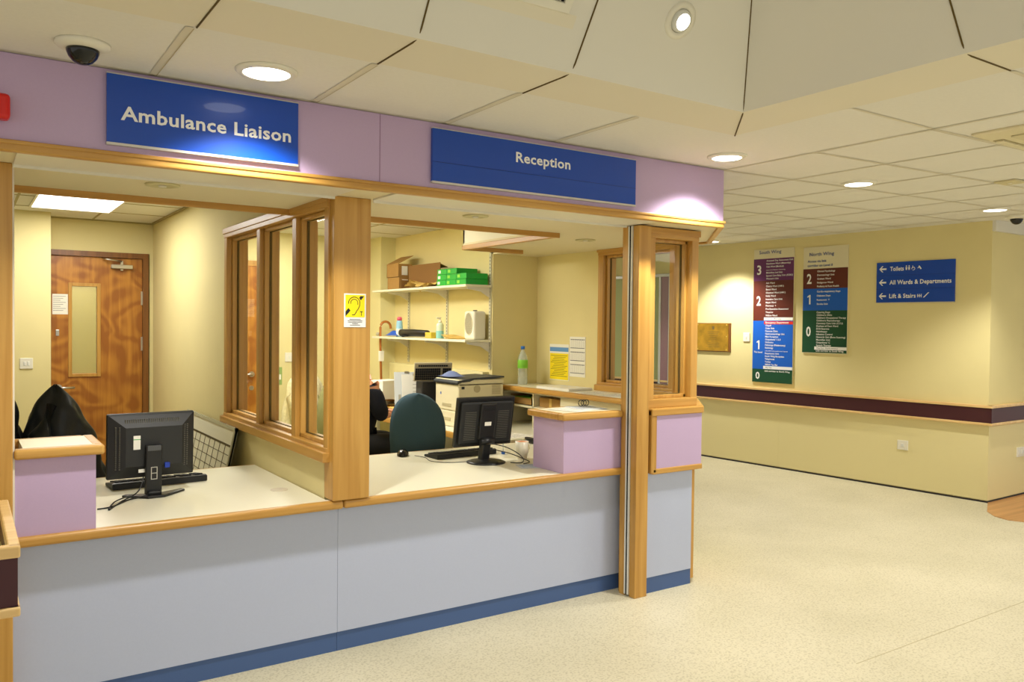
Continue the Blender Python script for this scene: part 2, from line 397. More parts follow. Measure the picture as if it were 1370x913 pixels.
# office walls
YB = 4.56
PX0, PX1 = -2.22, -2.10
mb = MB(); mb.box(-5.2, PX1, YB, YB+.15, 2.14, 2.6); mb.box(-5.2, -3.035, 4.25, YB+.15, 0, 2.6); mb.box(PX0-.03, PX1, YB, YB+.15, 0, 2.14); mb.box(-3.035, -3.03, YB, YB+.15, 0, 2.14)
struct('wall_back_left', mb, cream)
mb = MB(); mb.box(PX1, .2, YB, YB+.15, 0, 2.6)
struct('wall_back_right', mb, cream)
mb = MB(); mb.box(-5.35, -5.2, -.0, 4.7, 0, 2.6); struct('wall_left', mb, cream)
mb = MB()
mb.box(PX0, PX1, .42, 2.16, 0, .93); mb.box(PX0, PX1, 2.16, YB, 0, 2.42); mb.box(PX0, PX1, .92, 2.16, 2.13, 2.42)
struct('wall_partition', mb, cream)
mb = MB(); mb.prism([(0, 2.45), (.60, 2.45), (.60, 2.6), (.15, 2.6), (.15, YB), (0, YB)], 0, 2.42)
struct('wall_right', mb, cream)
mb = MB(); mb.box(.45, .55, 1.62, 2.45, 0, 2.14); mb.box(.45, .55, .82, 1.62, 0, 1.06)
mb.box(-.365, .0, .255, .38, 0, 1.07); mb.prism([(.0, .27), (.05, .27), (.53, .72), (.55, .80), (.45, .80), (.45, .76)], 0, 1.03)
struct('wall_right_return', mb, cream)
mb = MB()   # boxed pipe in the corner and dado trunking
mb.box(-.16, 0, 4.28, YB, 0, 2.42); mb.box(-.06, 0, 2.5, 4.28, .98, 1.16, .004)
struct('trim_11', mb, mat('boxing_cream', lin(222, 214, 160), .6))
mb = MB(); mb.box(-5.2, .15, .9, 4.7, 2.412, 2.43)
OC = struct('ceiling_office', mb, ceil)
mb = MB()
for x in (-4.5, -3.9, -3.3, -2.7): mb.box(x-.008, x+.008, .9, YB, 2.409, 2.413)
for x in (-1.8, -1.2, -.6): mb.box(x-.008, x+.008, .9, YB, 2.409, 2.413)
for y in (1.55, 2.15, 2.75, 3.35, 3.95): mb.box(-5.2, .1, y-.008, y+.008, 2.409, 2.413)
mb.box(PX0-.02, PX0, .9, YB, 2.400, 2.413); mb.box(-5.2, PX0, YB-.015, YB, 2.400, 2.413)
mb.build('tile_grid', mat('office_grid', lin(170, 158, 112), .7), OC)

# window frames: generic
def window(name, ax, u0, u1, w0, w1, z0, z1, mull=(), fw_=.055, sill=True):
    W = wz
    def b(mb, a, b_, c, d, e, f, bev=.003):
        if ax == 'y': mb.box(a, b_, c, d, e, f, bev)
        else: mb.box(c, d, a, b_, e, f, bev)
    mb = MB(); wm = (w0+w1)/2
    b(mb, u0, u0+fw_, w0, w1, z0, z1); b(mb, u1-fw_, u1, w0, w1, z0, z1)
    for mu in mull: b(mb, mu-.03, mu+.03, w0+.01, w1-.01, z0+.02, z1-.02)
    fr = struct(name, mb, wz)
    mb = MB(); b(mb, u0+.001, u1-.001, w0-.004, w1+.004, z1-fw_, z1); b(mb, u0+.001, u1-.001, w0-.004, w1+.004, z0, z0+fw_*.9)
    b(mb, u0-.008, u1+.008, w0-.010, w0+.01, z1-.03, z1+.006); 
    if sill: b(mb, u0-.005, u1+.005, w0-.024, w0+.01, z0-.015, z0+.03)
    mb.build('head_and_sill', wy if ax == 'x' else wx, fr)
    ed = [u0+fw_]+[q for mu in mull for q in (mu-.03, mu+.03)]+[u1-fw_]
    for i in range(0, len(ed), 2):
        a, c = ed[i], ed[i+1]; zb, zt = z0+fw_*.9, z1-fw_
        mb = MB()
        for (p, q) in ((wm-.035, wm-.006), (wm+.006, wm+.035)):
            b(mb, a, a+.018, p, q, zb, zt); b(mb, c-.018, c, p, q, zb, zt); b(mb, a, c, p, q, zt-.018, zt); b(mb, a, c, p, q, zb, zb+.02)
        mb.build('glazing_bead', wz, fr)
        mb = MB()
        b(mb, a+.017, a+.0215, wm-.006, wm+.006, zb, zt, 0); b(mb, c-.0215, c-.017, wm-.006, wm+.006, zb, zt, 0); b(mb, a, c, wm-.006, wm+.006, zt-.0205, zt-.018, 0); b(mb, a, c, wm-.006, wm+.006, zb+.018, zb+.0225, 0)
        mb.build('gasket', gap, fr)
        mb = MB(); b(mb, a+.021, c-.021, wm-.003, wm+.003, zb+.022, zt-.02, 0); mb.build('pane', glass, fr)
    return fr
window('window_1', 'x', .36, 2.16, PX0-.008, PX1+.008, .92, 2.14, mull=(.86, 1.47))
window('window_2', 'y', -.345, .065, .245, .40, 1.075, 2.118, sill=False)
window('window_3', 'x', .80, 1.62, .425, .56, 1.07, 2.14)

# far wall of the hall (slightly skewed)
FW0 = Vector((4.0, .46, 0)); ang = math.atan2(.0741, .9973)
MF = Matrix.Translation(FW0) @ Matrix.Rotation(ang, 4, 'Z')   # local +Y runs along the wall, -X faces the hall
def fwp(s, z, off=0): return MF @ Vector((-off, s, z))
mb = MB(); mb.box(0, .15, 0, 9, 0, 2.7, M=MF); struct('wall_far', mb, cream)
mb = MB(); mb.box(-.012, 0, 0, 9, .02, .70, M=MF); mb.box(-.0128, -.0115, 2.14, 2.143, .02, .70, M=MF, m=None); struct('trim_12', mb, creamlow)
MR = Matrix.Translation(FW0) @ Matrix.Rotation(.024, 4, 'Z')
mb = MB(); mb.box(0, 5, 0, .15, 0, 2.43, M=MR); struct('wall_corridor', mb, cream)
mb = MB(); mb.box(-.012, 5, -.012, 0, .02, .70, M=MR); struct('trim_13', mb, creamlow)
mb = MB(); mb.box(.0, 5, -.03, .15, 2.43, 2.62, M=MR); struct('trim_14', mb, plaster)
mb = MB(); mb.box(-.016, 0, -.0, 9, 0, .012, M=MF); mb.box(-.016, 5, -.016, 0, 0, .012, M=MR); struct('baseboard_far', mb, skirt)
mb = MB(); mb.box(-1, 6, 10.5, 10.65, 0, 2.7); struct('wall_end', mb, cream)
# bumper rail round the corner
RAIL = thing('bumper_rail', (4, .46, .69), 'maroon bumper rail with pale timber edges running along the far cream wall', 'handrail')
mb = MB(); mb.box(-.045, -.012, -.045, 9, .715, .852, M=MF); mb.box(-.045, 5, -.045, -.012, .715, .852, M=MR); mb.build('bumper_panel', maroon, RAIL)
mb = MB()
mb.box(-.055, -.0, -.053, 9, .850, .874, .004, M=MF); mb.box(-.055, 5, -.053, 0, .850, .874, .004, M=MR)
mb.build('top_moulding', wpaley, RAIL)
mb = MB()
mb.box(-.055, -.0, -.053, 9, .694, .717, .004, M=MF); mb.box(-.055, 5, -.053, 0, .694, .717, .004, M=MR)
mb.build('bottom_moulding', wpaley, RAIL)

# ================================================================== POSTS, COUNTERS
YP = .31
mb = MB(); mb.box(PX0, -2.04, .31, .42, .732, 2.13, .004)
tag(mb.build('timber_post', wz), 'broad beech post between the two counter openings, carrying the ear sign', 'post', 'beech posts along the counter')
mb = MB(); mb.box(-3.66, -3.472, YP, YP+.16, 0, 2.13, .004)
lp = tag(mb.build('timber_post', wz), 'floor-length beech post at the left edge beside the lilac box', 'post', 'beech posts along the counter')
mb = MB(); mb.box(-3.472, -3.465, YP+.02, YP+.05, .76, 2.12); mb.build('shutter_channel', white, lp)
mb = MB(); mb.box(-.46, -.368, .20, .25, 0, 2.12, .003); mb.box(-.44, -.368, .25, .36, 0, 2.12)
tag(mb.build('timber_post', wz), 'tall slim beech post standing on the floor right of the shutter channel', 'post', 'beech posts along the counter')
mb = MB(); mb.box(-.462, -.40, .287, .33, 0, 2.12, .002)
tag(mb.build('timber_post', wz), 'narrow beech strip behind the shutter channel where the counter ends', 'post', 'beech posts along the counter')
t = thing('shutter_guide', (-.46, .3, 0), 'white metal shutter guide channel with a black slot, between two beech posts', 'shutter guide')
mb = MB(); mb.box(-.466, -.442, .251, .262, 0.01, 2.12); mb.box(-.466, -.442, .275, .286, 0.01, 2.12); mb.build('channel', metw, t)
mb = MB(); mb.box(-.464, -.443, .262, .275, 0.01, 2.12); mb.build('slot', blackm, t)

def counter(name, x0, x1, label, back):
    t = thing(name, ((x0+x1)/2, .8, 0), label, 'reception counter')
    bx(x0, x1, .395, .415, .092, .694).build('front_panel', greyp, t)
    bx(x0, x1, .402, .415, 0, .092).build('plinth', blueplinth, t)
    mb = MB(); mb.box(x0, x1, .318, .362, .690, .7295, .012, seg=3); mb.build('nosing', wx, t)
    mb = MB(); mb.prism([(x0, .355), (x1, .355), (x1, .378), (x1 if x1 > -1 else -2.226, .378), (x1 if x1 > -1 else -2.226, back-.012), (x0 if x0 < -3 else -2.094, back-.012), (x0 if x0 < -3 else -2.094, .378), (x0, .378)], .697, .728); mb.build('worktop', worktop, t)
    bx(x0 if x0 < -3 else -2.094, x1 if x1 > -1 else -2.226, back-.012, back, .695, .728).build('back_edge', wx, t)
    return t
cl = counter('counter', -3.47, -2.1615, 'grey-blue counter with beech nosing under the Ambulance Liaison sign', 1.507)
cr = counter('counter', -2.16, -.402, 'grey-blue counter with beech nosing under the Reception sign', 1.486)
mb = MB(); mb.cyl((-2.335, .72, .7292), .042, .003); mb.cyl((-2.335, .72, .7308), .03, .002); mb.build('cable_grommet', mat('grommet', lin(214, 204, 182), .5), cl)
def raised(label, x0, x1, side):
    t = thing('raised_counter_box', ((x0+x1)/2, .45, .728), label, 'counter box', 'lilac counter boxes')
    bx(x0, x1, .342, .63, .7292, 1.026).build('box_panel', lilac, t)
    a, b = (x0, x1+.028) if side > 0 else (x0-.028, x1-.060)
    mb = MB(); mb.box(a+.03, b-.03, .36, .64, 1.028, 1.0625); mb.build('top_board', worktop, t)
    mb = MB(); mb.box(a, b, .310, .36, 1.025, 1.0635, .010, seg=3)
    if side > 0: mb.box(b-.045, b, .358, .66, 1.025, 1.0635, .010, seg=3); mb.box(a, b-.042, .63, .66, 1.025, 1.0635, .008)
    else: mb.box(a, a+.045, .358, .66, 1.025, 1.0635, .010, seg=3); mb.box(a+.042, b, .63, .66, 1.025, 1.0635, .008)
    mb.build('nosing', wx, t); return t
raised('lilac box with beech-edged top on the left counter beside the left post', -3.468, -3.19, 1)
raised('lilac box with beech-edged top and papers, at the right end of the counter', -.87, -.404, -1)

# framed lilac panel and grey panel right of the posts
t = thing('end_panel', (-.15, .23, 0), 'lilac square framed in beech above a grey panel, right of the slim posts', 'panel')
bx(-.362, .02, .232, .25, .092, .705).build('grey_panel', greyp, t)
bx(-.362, .02, .235, .25, 0, .092).build('plinth', blueplinth, t)
bx(-.30, .068, .205, .235, .725, 1.035).build('lilac_panel', lilac, t)
mb = MB(); mb.box(-.345, -.30, .20, .24, .70, 1.07, .008); mb.build('frame_side', wz, t)
mb = MB(); mb.box(-.33, .075, .20, .24, .695, .728, .006); mb.prism([(-.345, .195), (.075, .195), (.45, .60), (.39, .66), (.05, .29), (-.345, .28)], 1.033, 1.075, bev=.006); mb.build('frame_rail', wx, t)
mb = MB(); mb.prism([(.022, .238), (.052, .242), (.30, .485), (.28, .50)], .03, .70); mb.build('corner_strip', wz, t)

# left foreground bumper rail return
t = thing('bumper_rail_end', (-3.7, -.15, .6), 'maroon bumper rail end with pale beech lips at the left edge', 'handrail')
RX = -3.49
mb = MB(); mb.box(-3.9, RX-.006, -.50, -.475, .72, .87); mb.box(RX-.030, RX-.006, -.48, .22, .72, .87); mb.build('bumper_panel', maroon, t)
mb = MB(); mb.box(-3.9, RX, -.515, -.478, .865, .90, .005); mb.box(RX-.032, RX, -.512, .22, .866, .90, .005)
mb.box(-3.9, RX, -.515, -.478, .695, .722, .005); mb.box(RX-.032, RX, -.512, .22, .696, .722, .005)
mb.build('timber_lip', wpale, t)
mb = MB(); mb.box(-3.9, RX-.03, -.47, .0, .72, .80); mb.build('inner_board', creamlow, t)
mb = MB(); mb.box(-4.2, -3.66, .2, .35, 0, 2.13); struct('wall_front_left', mb, cream)

# ================================================================== SIGNS
def plate(name, x0, x1, z0, z1, label, seams=()):
    t = thing(name, ((x0+x1)/2, -.012, z0), label, 'sign')
    bx(x0, x1, -.018, -.002, z0, z1).build('plate', signblue, t)
    mb = MB(); mb.box(x0-.001, x1+.001, -.020, 0, z0-.008, z0+.001); mb.box(x0-.001, x1+.001, -.020, 0, z1-.001, z1+.003); mb.build('edge_strip', silver, t)
    if seams:
        mb = MB()
        for z in seams: mb.box(x0, x1, -.0186, -.017, z-.001, z+.001)
        mb.build('seam', signline, t)
    return t
t = plate('ambulance_sign', -3.20, -2.505, 2.185, 2.43, 'glossy blue sign reading Ambulance Liaison on the lilac fascia')
mb = MB(); text(mb, 'Ambulance Liaison', (-3.155, -.0195, 2.27), (1, 0, 0), (0, 0, 1), .048, .62); mb.build('lettering', signwhite, t)
t = plate('reception_sign', -1.895, -.69, 2.185, 2.42, 'long blue sign reading Reception on the lilac fascia', (2.272,))
mb = MB(); text(mb, 'Reception', (-1.45, -.0195, 2.322), (1, 0, 0), (0, 0, 1), .046, .325); mb.build('lettering', signwhite, t)

# hearing loop sign on the central post
t = thing('hearing_loop_sign', (-2.12, YP-.002, 1.53), 'small yellow ear sign with letter T on the broad beech post', 'sign')
sx0, sx1, sz0, sz1 = -2.172, -2.065, 1.532, 1.687
bx(sx0, sx1, YP-.003, YP-.0003, sz0, sz1).build('card', signwhite, t)
bx(sx0+.006, sx1-.006, YP-.004, YP-.003, sz0+.046, sz1-.006).build('yellow_field', yellow, t)
mb = MB(); yy = YP-.0046
def s2(u, v): return (sx0+.006+u*.093, yy, sz0+.046+v*.100)
def stroke(mb, pts, w):
    for (a, b) in zip(pts, pts[1:]):
        A, B = Vector(s2(*a)), Vector(s2(*b)); d = (B-A).normalized(); n = Vector((-d.z, 0, d.x))*w; e = d*w*.4
        mb.quad([A-n-e, A+n-e, B+n+e, B-n+e])
ear = [(.16+.3-.3*math.cos(a), .66+.27*math.sin(a)) for a in [i*PI/12 for i in range(0, 13)]]
ear = [(.16, .62)]+ear+[(.74, .52), (.68, .40), (.58, .28), (.52, .17), (.46, .11), (.35, .11)]
stroke(mb, ear, .0016)
stroke(mb, [(.27, .62)]+[(.27+.19-.19*math.cos(a), .66+.17*math.sin(a)) for a in [i*PI/10 for i in range(0, 11)]]+[(.65, .58)], .0014)
mb.quad([s2(0, .04), s2(.26, .30), s2(.16, .42), s2(0, .26)]); mb.quad([s2(.72, .90), s2(.80, .78), s2(.98, .98), s2(.78, .98)])
text(mb, 'T', s2(.77, .08), (1, 0, 0), (0, 0, 1), .019, .013)
mb.build('ear_symbol', black, t)
mb = MB()
for i, wd in enumerate((.055, .072, .07, .03, .05)):
    z = sz0+.036-i*.0068; mb.quad([(-2.119-wd/2, yy, z), (-2.119+wd/2, yy, z), (-2.119+wd/2, yy, z+.002), (-2.119-wd/2, yy, z+.002)])
mb.build('small_print', ink, t)

# signs on the far wall: local frame (s runs to the left in the picture as it grows)
rgt = (MF.to_3x3() @ Vector((0, -1, 0))); upz = Vector((0, 0, 1))
def fbox(mb, s0, s1, z0, z1, o0, o1, m=None, bev=0): mb.box(-o1, -o0, min(s0, s1), max(s0, s1), z0, z1, bev, M=MF, m=m)
def ftext(mb, s, sp, z, cap, width=None, bold=True, off=.0155, maxw=None, m=None): text(mb, s, fwp(sp, z, off), rgt, upz, cap, width, bold, m, maxw)
def directory(name, sL, sR, zt, zb, label, head, sub, bands, wayouts, redrow):
    t = thing(name, tuple(fwp((sL+sR)/2, zb)), label, 'sign'); Wd = sL-sR
    mb = MB(); fbox(mb, sL, sR, zb, zt, .0, .012); mb.build('backing', mat(name+'_backing', lin(222, 214, 180), .5), t)
    mbt = MB(); mbn = MB()
    hz = bands[0][1]
    mbh = MB(); ftext(mbh, head, sL-.07*Wd/.5, hz+(.055 if not sub else .135), .036, .30*Wd/.5*.92, False); mbh.build('heading', textblue, t)
    for i, l in enumerate(sub): mbh = MB(); ftext(mbh, l, sL-.05, hz+.068-.046*i, .024, None, True, maxw=.33); mbh.build('heading', textblue, t)
    x = sL-.165
    for (mm, z1, z0, num, lines) in bands:
        mb = MB(); fbox(mb, sL, sR, z0, z1, .012, .014); mb.build('band', mm, t)
        nh = min(.1, (z1-z0)*.5); zc_ = (z0+z1)/2-nh/2
        nb = MB()
        if num != '1': ftext(nb, num, sL-.045, zc_, nh, .055)
        else:
            xx = sL-.082
            nb.quad([fwp(xx+.008, zc_, .0155), fwp(xx+.008, zc_+nh, .0155), fwp(xx-.009, zc_+nh, .0155), fwp(xx-.009, zc_, .0155)])
            nb.quad([fwp(xx+.008, zc_+nh*.80, .0155), fwp(xx+.028, zc_+nh*.70, .0155), fwp(xx+.028, zc_+nh*.84, .0155), fwp(xx+.004, zc_+nh, .0155)])
        nb.build('level_number', signwhite, t)
        if num == '1' and 'Emergency Department' in lines: (lambda q: (ftext(q, 'This Level', sL-.02, zc_-.04, .018, .11), q.build('lettering', signwhite, t)))(MB())
        n = len(lines); nslots = n
        step = LSTEP[name] if True else 0
        step = (z1-z0-.012)/max(n, 5); z = z1-.006-step*.78
        for l in lines:
            if l == '#': z -= step; continue
            if l.startswith('*'):
                fb = MB(); fbox(fb, sL-.145, sR, z-.010, z+.023, .014, .017, bev=.0); fb.build('way_out_strip', signwhite, t)
                lm = MB(); ftext(lm, l[1:], sL-.17, z, .015, None, False, .0178, .28); lm.build('strip_lettering', ink, t)
            elif l == redrow:
                fb = MB(); fbox(fb, sL-.145, sR, z-.009, z+.024, .014, .015); fb.build('red_strip', signred, t)
                q = MB(); ftext(q, l, x, z, .02, None, True, .0165, .3); q.build('lettering', signwhite, t)
            else:
                small = l.startswith('~')
                q = MB(); ftext(q, l.lstrip('~'), x, z, .011 if small else .0175, None, not small, .0158, Wd-.175); q.build('lettering', signwhite, t)
            z -= step
LSTEP = {'south_wing_directory': .0374, 'north_wing_directory': .0405}
directory('south_wing_directory', 2.49, 1.98, 2.42, .937, 'tall narrow South Wing directory sign in purple, brown, blue and green bands', 'South Wing', [],
 [(purple, 2.315, 2.07, '3', ['Antenatal Day Assessment Unit', 'Hawthorn Ward (Maternity)', 'Oak Ward (Medical)', '~Labour Suite Obstetrics Gynaecology', 'Midwifery Led Unit', 'Special Care Baby Unit (SCBU)', "Women's Unit"]),
  (brown, 2.07, 1.625, '2', ['Ash Ward', 'Cherry Ward (AMU)', 'Beech Ward', 'Chestnut Ward (AMU)', 'Holly Ward', 'Intensive Care Unit', 'Maple Ward', 'Pharmacy  +', 'Pre-Operative Assessment', 'Theatres', 'Willow Ward', '*Way Out - Main wing']),
  (dblue, 1.625, 1.085, '1', ['Emergency Department', 'Chapel', 'Colas Unit', 'Fracture Clinic', 'Gastroenterology Unit', 'Main Reception', "Outpatients' 1-2-3", 'Orthotics', 'Pathology (Phlebotomy)']+['Radiology', '~X-Ray MRI & Ultrasound/Vascular Diagnosis', 'Respiratory Unit', 'South Wing Reception', 'Telephones', 'Toilets', 'WRVS Tea Bar', '*Way Out']),
  (dgreen, 1.085, .937, '0', ['Link corridor to North Wing'])], [], 'Emergency Department')
directory('north_wing_directory', 1.865, 1.357, 2.405, 1.282, 'shorter North Wing directory sign in brown, blue and green bands', 'North Wing', ['Access via link', 'corridor on Level 0'],
 [(brown, 2.175, 1.965, '2', ['Clinical Psychology', 'Dermatology Unit', 'Graham Ward', 'Hedgerow Ward', 'Podiatry & Foot Health']),
  (dblue, 1.965, 1.735, '1', ['Cardio-respiratory Dept', 'Diabetes Dept', 'Restaurant  Y', 'Stroke Unit']),
  (dgreen, 1.735, 1.29, '0', ['Catering Dept', "Children's Clinic", "Children's Occupational Therapy", "Children's Physiotherapy", 'Coronary Care Unit (CCU)', 'Duchess of Kent Ward', 'ECG Exercise', 'Hairdresser', 'Infection Control', 'Haworth Unit (Bone Scanning)', 'Macmillan Unit', "Outpatients' C", 'Speech Therapy', '*Way Out - North entrance', 'Link corridor to South Wing'])], [], None)

t = thing('direction_sign', tuple(fwp(.68, 1.8)), 'blue wall sign with three arrows for toilets, wards and lift', 'sign')
mb = MB(); fbox(mb, 1.054, .307, 1.808, 2.2, 0, .012); mb.build('plate', signblue, t)
mb = MB(); fbox(mb, 1.054, .307, 1.8, 1.808, 0, .013); mb.build('edge_strip', silver, t)
mb = MB()
for z in (2.07, 1.938): fbox(mb, 1.054, .307, z-.001, z+.001, .012, .0126)
mb.build('seam', signline, t)
mb = MB()
def fq(pts, off=.0135): mb.quad([fwp(s, z, off) for s, z in pts])
for z in (2.135, 2.003, 1.87):
    mb = MB()
    fq([(.955, z-.0075), (.955, z+.0075), (1.01, z+.0075), (1.01, z-.0075)])
    fq([(1.027, z), (1.014, z), (.985, z+.030), (.998, z+.030)]); fq([(1.027, z), (.998, z-.030), (.985, z-.030), (1.014, z)]); mb.build('arrow', signwhite, t)
mb = MB(); ftext(mb, 'Toilets', .918, 2.115, .040, .135, off=.0135); mb.build('lettering', signwhite, t)
mb = MB(); ftext(mb, 'All Wards & Departments', .922, 1.983, .040, .585, off=.0135); mb.build('lettering', signwhite, t)
mb = MB(); ftext(mb, 'Lift & Stairs', .922, 1.85, .040, .258, off=.0135); mb.build('lettering', signwhite, t)
for s0, skirtd in ((.758, 0), (.732, 1)):   # man and woman
    mb = MB(); fq([(s0+.006, 2.118), (s0+.009, 2.145), (s0-.009, 2.145), (s0-.006, 2.118)]); fq([(s0+.005, 2.150), (s0+.005, 2.161), (s0-.005, 2.161), (s0-.005, 2.150)]); mb.build('person_symbol', signwhite, t)
mb = MB()
wc = [(.692+.018*math.cos(a), 2.128+.016*math.sin(a)) for a in [i*PI/8-.3 for i in range(15)]]
for a, b in zip(wc, wc[1:]): fq([(a[0], a[1]), (b[0], b[1]), (.692+(b[0]-.692)*.7, 2.128+(b[1]-2.128)*.7), (.692+(a[0]-.692)*.7, 2.128+(a[1]-2.128)*.7)])
fq([(.700, 2.132), (.700, 2.158), (.694, 2.158), (.694, 2.132)]); fq([(.694, 2.138), (.694, 2.143), (.678, 2.143), (.678, 2.138)])
mb.build('wheelchair_symbol', signwhite, t); mb = MB()
fq([(.644, 2.15), (.632, 2.155), (.612, 2.125), (.622, 2.118)]); fq([(.65, 2.128), (.65, 2.136), (.63, 2.146), (.63, 2.138)])
mb.build('baby_symbol', signwhite, t); mb = MB()
for s0 in (.645, .628, .611): fq([(s0+.003, 1.852), (s0+.003, 1.884), (s0-.003, 1.884), (s0-.003, 1.852)])
fq([(.65, 1.864), (.65, 1.870), (.608, 1.870), (.608, 1.864)])
mb.build('lift_symbol', signwhite, t); mb = MB()
fq([(.595, 1.850), (.548, 1.898), (.536, 1.898), (.583, 1.850)])
mb.build('stairs_symbol', signwhite, t)

# brass plaque, switches, sockets on the far wall
t = thing('brass_plaque', tuple(fwp(3.03, 1.26)), 'engraved brass plaque on dark wooden board on the far wall', 'plaque')
mb = MB(); fbox(mb, 3.29, 2.795, 1.258, 1.597, 0, .015, bev=.004); mb.build('backboard', wdark, t)
mb = MB(); fbox(mb, 3.28, 2.822, 1.268, 1.588, .015, .019); mb.build('brass_plate', brassm, t)
mb = MB()
for s_, z in ((3.262, 1.578), (2.845, 1.575), (3.262, 1.285), (2.845, 1.285), (2.845, 1.44)):
    mb.cyl(fwp(s_, z, .02), .008, .006, 12, axis='x')
mb.build('screw', gold, t)
mb = MB()
for i, wd in enumerate((.18, .14, .13, .09, .1, .06, .17, .16, .2)):
    z = 1.49-i*.022; fbox(mb, 3.04+wd/2, 3.04-wd/2, z, z+.004, .0192, .0196)
fbox(mb, 3.055, 3.025, 1.52, 1.56, .0192, .0196)
mb.build('engraving', gap, t)
def wallplate(name, M, w_, h_, label, cat, rockers=((0, 0, .012, .02),), group=None):
    # M maps local X(right) Z(up) with -Y out of the wall
    t = thing(name, tuple(M.translation), label, cat, group)
    mb = MB(); mb.box(-w_/2, w_/2, -.010, 0, 0, h_, .003, M=M); mb.build('plate', white, t)
    mb = MB()
    for (u, v, a, b) in rockers: mb.box(u-a/2, u+a/2, -.014, -.009, v-b/2, v+b/2, .0015, M=M)
    mb.build('rocker' if cat != 'socket' else 'socket_switch', metw, t); return t
def onfar(s, z): return MF @ Matrix.Translation((-.012 if z < .69 else 0, s, z)) @ Matrix.Rotation(-PI/2, 4, 'Z')
wallplate('light_switch', onfar(2.58, 1.388), .088, .100, 'small square white switch on the far wall beside the brass plaque', 'switch', ((0, .05, .015, .03),))
wallplate('wall_socket', onfar(.758, .380), .104, .092, 'white blank socket plate under the bumper rail on the far wall', 'socket', ((0, .046, .03, .03),))
wallplate('double_switch', MR @ Matrix.Translation((.60, -.012, .365)), .15, .09, 'white double switched socket at the right edge, under the bumper rail', 'switch', ((-.03, .045, .03, .04), (.03, .045, .03, .04)))
# display board seen through the booth windows
t = thing('display_board', tuple(fwp(4.2, .9)), 'silver framed board with mauve end strip seen through the booth window', 'board')
mb = MB(); fbox(mb, 5.2, 3.84, .82, 2.18, 0, .03); mb.build('felt', boardgreen, t)
mb = MB(); fbox(mb, 5.25, 3.68, 2.17, 2.21, 0, .06, bev=.005); fbox(mb, 5.25, 3.68, .8, .83, 0, .06, bev=.005); fbox(mb, 3.86, 3.83, .83, 2.17, 0, .06); fbox(mb, 3.70, 3.68, .83, 2.17, 0, .06); mb.build('frame', silver, t)
mb = MB(); fbox(mb, 3.83, 3.70, .83, 2.17, 0, .05); mb.build('strip', mauve, t)

# ================================================================== CEILING FITTINGS
def spotlamp(loc, power, size=104, aim=None, blend=.6):
    l = bpy.data.lights.new('downlight_lamp', 'SPOT'); l.energy = power; l.color = WARM; l.spot_size = R(size); l.spot_blend = blend; l.shadow_soft_size = .05
    o = bpy.data.objects.new('downlight_lamp', l); COL.objects.link(o); o.location = loc
    if aim is not None: o.rotation_euler = aim
    return o
def downlight(x, y, z, label, r=.085, lit=True, cat='downlight', power=None, group='downlights in the hall ceiling', cone=104):
    t = thing('downlight', (x, y, z-.004), label, cat, group)
    mb = MB(); mb.lathe([(r*1.28, .004), (r*1.28, .0), (r*1.2, -.006), (r*1.0, -.009), (r*.94, -.004), (r*.94, .002)], (x, y, z-.004)); mb.build('rim', white, t)
    mb = MB(); mb.cyl((x, y, z-.009), r*.94, .006); mb.build('diffuser', emd if lit else white, t)
    if lit:
        o = spotlamp((x, y, z-.035), power or SPOT_W, cone); 
    return t
downlight(-2.72, -.30, ZC, 'lit round downlight above the Ambulance Liaison sign', cone=128, power=SPOT_W*1.05)
downlight(-.28, -.27, ZC, 'lit round downlight above the fascia corner', r=.08, cone=128, power=SPOT_W*1.05)
downlight(1.08, -.14, zc(1.08), 'lit round downlight in the middle of the tiled ceiling')
downlight(3.19, .05, zc(3.19), 'lit round downlight nearest the far wall corner', power=SPOT_W*1.1, cone=118)
downlight(3.33, 3.15, zc(3.3), 'lit downlight over the brass plaque, hidden behind the fascia', power=SPOT_W*1.6, cone=116)
for (x, y, lb) in ((-2.92, .48, 'unlit white flush disc in the soffit over the left counter'), (-1.35, .51, 'unlit white flush disc in the soffit over the right counter'), (-.13, 1.09, 'unlit white flush disc in the soffit near the booth window')):
    t = thing('soffit_disc', (x, y, 2.12), lb, 'ceiling disc', 'unlit discs in the counter soffit')
    mb = MB(); mb.lathe([(.07, .0), (.068, -.006), (.045, -.008), (.043, -.004), (0.0001, -.004)], (x, y, 2.1295)); mb.build('rim', mat('disc_cream', lin(206, 198, 150), .6), t)
    mb = MB(); mb.cyl((x, y, 2.122), .016, .006); mb.build('core', white, t)
# angled spotlight in the coffer slope
N1 = Vector((0, -1, -.66)).normalized(); N1 = Vector((0, -1, -.66)).normalized()
def slopeM(p):  # local z = out of slope (down, towards the hall)
    nrm = Vector((0, -.66*0-.0, 0))
    d = Vector((0, -.66, 1)).normalized(); xax = Vector((1, 0, 0)); n = xax.cross(d)
    if n.z > 0: n = -n
    yax = n.cross(xax)
    return Matrix(((xax.x, yax.x, n.x, p[0]), (xax.y, yax.y, n.y, p[1]), (xax.z, yax.z, n.z, p[2]), (0, 0, 0, 1)))
pS = (-1.434, CY1-.66*.225, ZC+.225); Ms = slopeM(pS)
t = thing('coffer_spotlight', pS, 'small round tilted spotlight in the sloping coffer', 'spotlight')
mb = MB(); mb.lathe([(.068, .0), (.066, .006), (.045, .008), (.043, .003)], M=Ms, caps=False); mb.build('rim', white, t)
mb = MB(); mb.lathe([(.042, .0), (.040, .012), (.034, .02), (.0301, .02)], M=Ms, caps=False); mb.build('gimbal', metw, t)
mb = MB(); mb.cyl((0, 0, .014), .034, .008, M=Ms); mb.build('lens', emd, t)
o = spotlamp(Ms @ Vector((0, 0, .05)), 25, 80)
